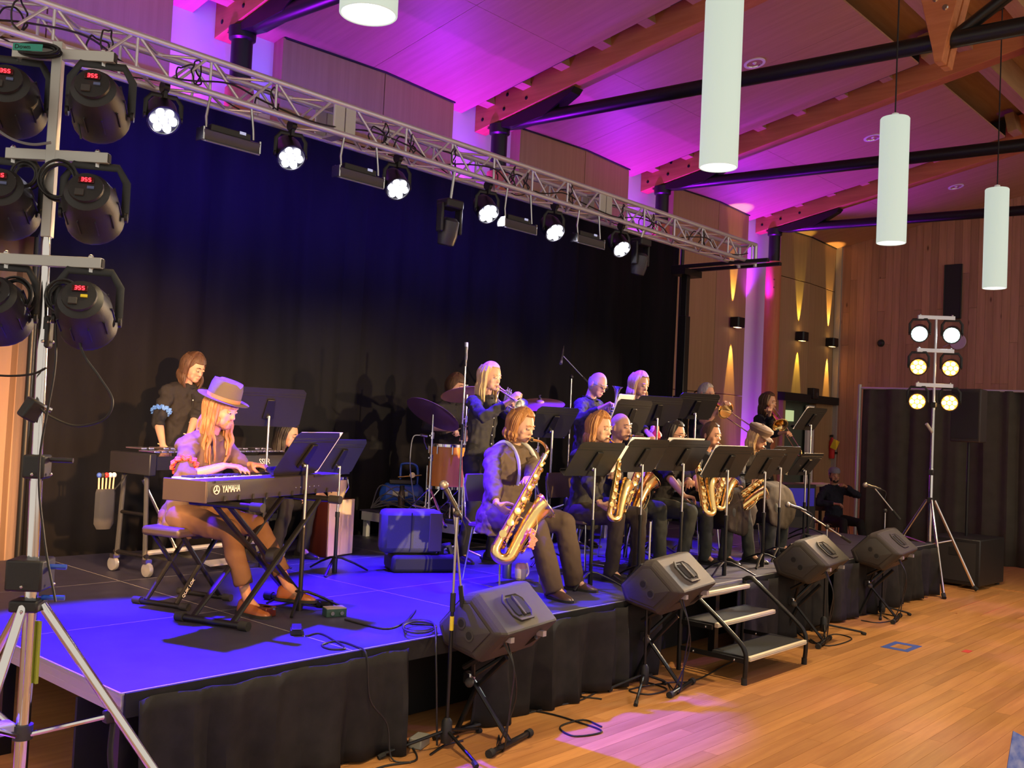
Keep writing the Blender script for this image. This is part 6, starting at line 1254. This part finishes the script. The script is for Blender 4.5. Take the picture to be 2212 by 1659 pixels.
# mallet player
i1 = person('person in black shirt with rolled sleeves and blue garter, looking down behind the mallet instrument', (4.30, 7.55, S), MS(6), 1.76, lean=8, hp=24, hy=10, rh=YP(352, 962, 7.2), lh=YP(395, 985, 7.05), re=(-.6, .6, -.7), shirt='cloth_black', pants='trouser_black', skn='skin_b', hair=('hair_brown', 'long', .12), sleeve=.62, hair_kw=HK(seed=2, fringe=.5, vol=1.06, locks=40), rcurl=.9, lcurl=.9, world_hands=True)
garter(i1, -1, mat('blue_lace', (.1, .25, .7), .6), 'frilly blue arm garter on the mallet player sleeve')
for k, (e, d) in enumerate(((-1, (.2, -.5, -.12)), (1, (.3, -.5, -.1)))):
    p = i1['W'][e]; mt = thing('mallet', 'wooden mallet held by the mallet player, '+['right hand', 'left hand'][k], 'mallet', p, 0, 'mallets'); dv = V(d).normalized(); MB().tube([dv*-.05, dv*.3], .0045, 6).obj('stick', 'pale_wood', mt); MB().ball(dv*.31, .018, 10, 8).obj('head', 'cream', mt)
# keyboard player
fd = V((math.sin(KA), -math.cos(KA), 0)); kax = V((math.cos(KA), math.sin(KA), 0))
kk = lambda x, y, z: V((kc.x, kc.y, S))+kax*x-fd*y+V((0, 0, z))
i2 = person('person in brown-lit shirt, felt hat, long curly hair and rolled trousers, playing the keyboard', (3.42, 5.80, S), KA, 1.84, pel=(0, .02, .575), lean=16, hp=14, hy=4, rh=kk(-.16, .14, .905), lh=kk(.08, .13, .905), re=(-1, .5, -.5), le=(.9, .6, -.6), rf=(-.1, -.58, 0), lf=(.20, -.66, .05), kh=(0, -1, .6), rhd=(.25, -1, -.05), lhd=(.1, -1, -.05), rpn=(0, 0, -1), lpn=(0, 0, -1), rcurl=.35, lcurl=.35, shirt='cloth_brown', pants='trouser_brown', shoe='shoe_brown', skn='skin_c', hair=('hair_ginger', 'long', .30), sleeve=.66, hat='fedora', beard='hair_ginger', detail=.0065, cuffroll=.22, hair_kw=HK(seed=5, fringe=.2, vol=1.04, locks=44, curl=.35), build=1.05)
garter(i2, -1, mat('red_lace', (.75, .06, .03), .6), 'frilly red arm garter on the keyboard player sleeve')
# seated guitarist hidden behind the stands
i3 = person('seated person in black with long dark hair, half hidden behind music stands', (5.10, 7.38, S), MS(8), 1.70, pel=(0, 0, .43), lean=14, hp=18, hy=20, rf=(-.22, -.36, 0), lf=(.04, -.42, 0), shirt='cloth_black', pants='trouser_black', skn='skin_b', hair=('hair_dark', 'long', .40), hair_kw=HK(seed=8, fringe=.78, vol=1.08, locks=44), rh=(5.15, 7.08, 1.12), lh=(5.45, 7.1, 1.15), female=True, detail=.008)
st3 = thing('stool', 'low black stool under the dark haired seated player', 'stool', (5.10, 7.40, S)); MB().lathe([(.001, .32), (.16, .32), (.17, .35), (.15, .37), (.001, .37)], 20).obj('seat', 'black_plastic', st3)
for a in range(4): MB().tube([(.1*math.cos(a*1.57+.7), .1*math.sin(a*1.57+.7), .33), (.17*math.cos(a*1.57+.7), .17*math.sin(a*1.57+.7), 0)], .011, 8).obj('leg', 'steel', st3)
# drummer
i4 = person('seated drummer in black collared shirt with short dark hair behind the cymbal', (7.2, 7.3, RZ), MS(-4), 1.80, pel=(0, 0, .63), lean=4, hp=10, hy=16, rh=w(968, 928, 9.75), lh=w(1008, 940, 9.9), re=(-1, .5, -.6), rf=(-.18, -.42, 0), lf=(.2, -.45, 0), shirt='cloth_black', skn='skin_b', hair=('hair_brown', 'short'), hair_kw=HK(seed=3, fringe=.42, vol=1.12), sleeve=.7, rcurl=1.1, lcurl=1.1)
for k, (e, d) in enumerate(((-1, (-.05, -.5, .12)), (1, (-.3, -.5, .1)))):
    p = i4['W'][e]+i4['M'].to_3x3() @ V((0, -.07, -.01)); dv = V(d).normalized(); tag(MB().tube([p-dv*.1, p+dv*.26, p+dv*.30], [.0075, .006, .004], 8).obj('drum_stick', 'pale_wood'), 'wooden drum stick in the drummer %s hand' % ['right', 'left'][k], 'drum stick', 'drum sticks')
# blond trumpet player
mo = V((6.47, 5.88, 0))
i5 = person('standing person in black shirt with long blond hair, raising a silver trumpet', (6.36, 6.02, S), MS(4), 1.80, lean=3, hp=8, hy=0, hr=0, rh=w(1100, 868, 8.38), lh=w(1108, 886, 8.52), re=(-.8, .3, -.8), le=(1, .1, -.7), rf=(-.12, .08, 0), lf=(.1, -.1, 0), shirt='cloth_black2', pants='trouser_black', skn='skin_b', hair=('hair_blond', 'long', .20), hair_kw=HK(seed=4, fringe=.78, vol=1.06, locks=50), female=True, rcurl=.9, lcurl=1.2, rhd=(.3, -.6, .65), rpn=(.9, -.1, -.3), lhd=(-.3, -.5, .7), lpn=(-.9, 0, -.2), sleeve=.93, detail=.0065)
mm = i5['T']((0, -.108, -.066)); trumpet('silver trumpet played by the blond standing player', mm, mm+(w(1155, 892, 8.1)-mm).normalized()*.50)
# older trumpeter
i7 = person('older bald person with glasses in black shirt, standing and looking down', (8.1, 6.18, S), MS(4), 1.86, lean=4, hp=26, hy=2, rh=w(1300, 880, 9.7), lh=w(1312, 885, 9.8), re=(-.8, .5, -.8), le=(.9, .4, -.8), shirt='cloth_black2', skn='skin_b', hair=('hair_grey', 'fringe'), hair_kw=HK(seed=6, fringe=.2, vol=.95), glasses='black_metal', rcurl=1.0, lcurl=1.0, sleeve=.95)
p = (i7['W'][-1]+i7['W'][1])/2+V((0, -.08, .0)); trumpet('silver trumpet held upright by the older bald player', p+V((0, -.02, -.22)), p+V((.02, -.06, .22)))
# blond long haired player
i10 = person('standing person in black shirt with shoulder length fair hair, eyes lowered', (8.98, 6.22, S), MS(2), 1.90, lean=2, hp=16, hy=-8, rh=w(1405, 942, 10.15), lh=w(1418, 940, 10.3), re=(-1, .4, -.7), le=(1, .4, -.7), shirt='cloth_black', skn='skin_b', hair=('hair_blond', 'long', .16), hair_kw=HK(seed=9, fringe=.78, vol=1.1, locks=50), rcurl=1.0, lcurl=1.0, sleeve=.95)
p = (i10['W'][-1]+i10['W'][1])/2+V((-.02, -.09, .0)); mu = thing('red_mute', 'red cup mute held by the fair haired standing player', 'mute', p-V((0, 0, .09))); MB().lathe([(.03, 0), (.06, .02), (.055, .06), (.025, .1), (.022, .14)], 20).obj('cup', mat('mute_red', (.7, .05, .03), .35), mu)
# grey haired trombonist
i13 = person('grey haired person with glasses in black tee shirt, playing a trombone', (10.38, 6.2, S), MS(-4), 1.86, lean=2, hp=8, hy=4, rh=w(1556, 880, 11.35), lh=w(1545, 868, 11.45), re=(-.3, .0, -1), le=(.6, .2, -1), shirt='cloth_navy', skn='skin_b', hair=('hair_grey', 'short'), hair_kw=HK(seed=7, fringe=.72, vol=.98), glasses='black_metal', rcurl=1.1, lcurl=1.1, sleeve=.36)
mm = i13['T']((0, -.108, -.066)); trombone('brass trombone of the grey haired player, bell towards the column', mm, w(1625, 922, 11.1), bell_at=.40)
# long haired trombonist
i14 = person('person with long brown hair in dark shirt, playing a trombone beside the magenta column', (11.85, 6.15, S), MS(4), 1.82, lean=3, hp=8, hy=0, rh=w(1690, 935, 12.35), lh=w(1662, 892, 12.6), re=(-.4, .3, -1), le=(.8, .3, -.8), shirt='cloth_navy', skn='skin_b', hair=('hair_brown', 'long', .18), hair_kw=HK(seed=12, fringe=.8, vol=1.04, locks=44), rcurl=1.0, lcurl=1.1, sleeve=.93)
mm = i14['T']((0, -.108, -.066)); trombone('brass trombone of the long haired player, slide angled down', mm, w(1733, 978, 12.1), bell_at=.42)
# front saxophone row
chair(5.72, 5.12, MS(-2), 'stacking chair under the front saxophonist with white suspenders'); chair(6.72, 5.12, MS(4), 'stacking chair under the auburn haired saxophonist'); chair(7.40, 5.38, MS(4), 'stacking chair under the bald saxophonist'); chair(7.98, 5.2, MS(4), 'stacking chair under the dark haired saxophonist with glasses'); chair(8.5, 5.12, MS(4), 'stacking chair under the saxophonist with tied back hair'); chair(9.5, 5.2, MS(4), 'stacking chair under the flat cap player')
T1 = w(1176, 985, 6.98); B1 = w(1072, 1180, 6.78)
i6 = person('seated person in dark shirt with white suspenders and brown trousers, playing tenor saxophone', (5.70, 5.08, S), MS(0), 1.86, pel=(0, .02, .53), lean=6, hp=18, hy=6, hr=0, rh=w(1074, 1112, 6.86), lh=w(1150, 1062, 6.98), re=(-1, .4, -.3), le=(1, .2, -.6), rf=(-.14, -.62, 0), lf=(.30, -.46, 0), rhd=(.45, -.6, -.55), rpn=(.7, .1, .6), lhd=(-.75, -.35, .2), lpn=(-.3, -.2, -.8), rcurl=.55, lcurl=.9, shirt='cloth_brown', pants='trouser_umber', shoe='shoe_dark', skn='skin_b', hair=('hair_auburn', 'long', .08), hair_kw=HK(seed=14, fringe=.78, vol=1.08, locks=40, curl=.1), sleeve=.97, detail=.0065, build=1.38, flare=1.3)
saxophone('large brass tenor saxophone of the player with white suspenders', T1, B1, V((.72, -.55, .1)), mouth=i6['T']((0, -.104, -.068)))
mb = MB()
s_ = i6['s']; Mi6 = i6['M']
for e in (-1, 1):
    sp_pts = [i6['P'](t, e*x, f) for t, x, f in ((.30, .07, .175), (.44, .08, .155), (.525, .085, .07), (.548, .088, .0), (.52, .092, -.085), (.44, .098, -.155), (.34, .1, -.18), (.26, .1, -.178))]
    MB().tube(spline(sp_pts, 4), .017, 8, flat=.25, up=(1, 0, 0)).obj('suspender', 'white', i6['body'], M=Mi6.inverted())
lace = MB(); 
c0 = w(1146, 1150, 6.75); pts = [c0+V((.03*math.sin(t*3.1), -.02, 0))+V((.03*math.cos(t*2.3), 0, -.004*t+.03*math.sin(t*1.7))) for t in range(24)]
tag(MB().tube(spline(pts, 3), .008, 6).obj('lace_ruffle', mat('coral', (.7, .22, .17), .7)), 'coral frilly garter below the tenor saxophone bell', 'garter')
# auburn player
i8 = person('seated person in black shirt with auburn bobbed hair, playing a saxophone', (6.70, 5.08, S), MS(0), 1.86, pel=(0, .02, .53), lean=8, hp=8, hy=2, rh=w(1300, 1095, 7.75), lh=w(1332, 1028, 7.95), re=(-1, .4, -.4), le=(1, .2, -.6), rf=(-.12, -.38, 0), lf=(.2, -.42, 0), rhd=(.6, -.5, -.35), rpn=(.6, .1, .4), lhd=(-.6, -.4, .2), lpn=(-.3, -.2, -.8), rcurl=.7, lcurl=.9, shirt='cloth_black2', pants='trouser_dark', skn='skin_b', hair=('hair_auburn', 'long', .13), hair_kw=HK(seed=15, fringe=.78, vol=1.1, locks=50), sleeve=.95, build=1.05)
saxophone('brass saxophone of the auburn haired player', w(1338, 985, 7.85), w(1317, 1108, 7.65), V((.75, -.5, .1)), brassm='brass', mouth=i8['T']((0, -.104, -.068)))
# bald player
i9 = person('seated bald person in dark shirt and jeans, playing a saxophone', (7.40, 5.34, S), MS(0), 1.88, pel=(0, .02, .53), lean=6, hp=4, hy=0, rh=w(1362, 1062, 8.5), lh=w(1398, 1030, 8.6), re=(-1, .4, -.5), le=(1, .3, -.6), rf=(-.12, -.40, 0), lf=(.24, -.42, 0), shirt='cloth_navy', pants='denim_black', skn='skin_b', hair=None, sleeve=.95, rcurl=.8, lcurl=.9, rhd=(.6, -.5, -.3), rpn=(.6, .1, .4), build=1.08)
saxophone('dark lacquered saxophone of the bald player', w(1398, 962, 8.62), w(1345, 1100, 8.35), V((.75, -.5, .1)), brassm='dark_brass', mouth=i9['T']((0, -.104, -.068)))
# patterned leggings
i11 = person('seated person with dark hair and glasses in black top and black jeans, playing a saxophone', (7.96, 5.16, S), MS(2), 1.80, pel=(0, .02, .53), lean=10, hp=12, hy=0, rh=w(1480, 1075, 8.75), lh=w(1490, 1040, 9.0), re=(-1, .4, -.6), le=(1, .3, -.6), rf=(-.14, -.34, 0), lf=(.2, -.4, 0), shirt='cloth_black', pants='denim_black', skn='skin_a', hair=('hair_dark', 'long', .08), hair_kw=HK(seed=16, fringe=.78, vol=1.03, locks=36), glasses='black_metal', female=True, sleeve=.5, rcurl=.6, lcurl=.8, rhd=(.7, -.4, -.1), build=1.1)
saxophone('slim brass saxophone of the dark haired player with glasses', w(1502, 985, 8.80), w(1522, 1100, 8.58), V((.75, -.5, .1)), mouth=i11['T']((0, -.104, -.068)))
# tied back hair, skirt
i12 = person('seated person in black blouse and black skirt with tied back brown hair, playing alto saxophone', (8.50, 5.06, S), MS(0), 1.80, pel=(0, .02, .53), lean=8, hp=8, hy=0, rh=w(1512, 1082, 8.9), lh=w(1552, 1045, 9.15), re=(-1, .3, -.6), le=(1, .3, -.6), rf=(-.12, -.38, 0), lf=(.22, -.46, 0), shirt='cloth_black', pants='denim_black', skn='skin_a', hair=('hair_brown', 'short'), hair_kw=HK(seed=17, fringe=.8, vol=1.0), skirt='skirt_cloth', female=True, sleeve=.6, rcurl=.6, lcurl=.8, rhd=(.7, -.4, -.2), rpn=(.2, .1, .9))
saxophone('bright alto saxophone of the player with tied back hair', w(1570, 990, 9.2), w(1546, 1086, 8.98), V((.75, -.5, .15)), mouth=i12['T']((0, -.104, -.068)))
# flat cap player
i15 = person('seated person in flat cap, black skirt and tall boots, holding a saxophone sideways', (9.50, 5.14, S), MS(0), 1.82, pel=(0, .02, .53), lean=12, hp=22, hy=2, rh=w(1600, 1075, 9.75), lh=w(1640, 1060, 9.7), re=(-1, .4, -.6), le=(1, .3, -.6), rf=(-.1, -.40, 0), lf=(.2, -.38, 0), shirt='cloth_black2', pants='denim_black', skn='skin_a', hair=('hair_blond', 'long', .14), hair_kw=HK(seed=18, fringe=.78, vol=.98, locks=36), hat='tweed_cap', female=True, sleeve=.95, skirt='skirt_cloth', rcurl=.7, lcurl=.8)
saxophone('tenor saxophone tilted across the lap of the flat cap player', w(1672, 1010, 9.55), w(1582, 1085, 9.45), V((.6, -.7, .3)), mouth=i15['T']((0, -.104, -.068)))
# man sitting off stage
i16 = person('man in backwards cap and dark blue jacket, sitting beside the drape, hand at chin', (15.35, 6.62, 0), MS(-30), 1.82, pel=(0, .02, .52), lean=-6, hp=4, hy=-14, rh=(15.05, 6.5, .78), lh=(15.28, 6.42, 1.05), re=(-1, .4, -.5), le=(1, -.4, -.6), rf=(-.2, -.5, 0), lf=(.2, -.5, 0), shirt='cloth_navy', pants='trouser_black', skn='skin_c', hair=('hair_dark', 'short'), hair_kw=HK(seed=19, fringe=.8, vol=.97), hat='ball_cap', beard='hair_dark', detail=.009, rcurl=.8, lcurl=1.2)
ch = chair(15.37, 6.68, MS(-30), 'stacking chair under the man beside the drape'); ch.location.z = 0

for inf, b_, n_ in ((i1, 1.0, 4), (i5, .96, 5), (i6, 1.38, 3), (i7, 1.0, 3)):
    buttons(inf, lambda t, b=b_: -(.124 if t > .3 else .12)*b if t < .44 else -.105*b, n_)
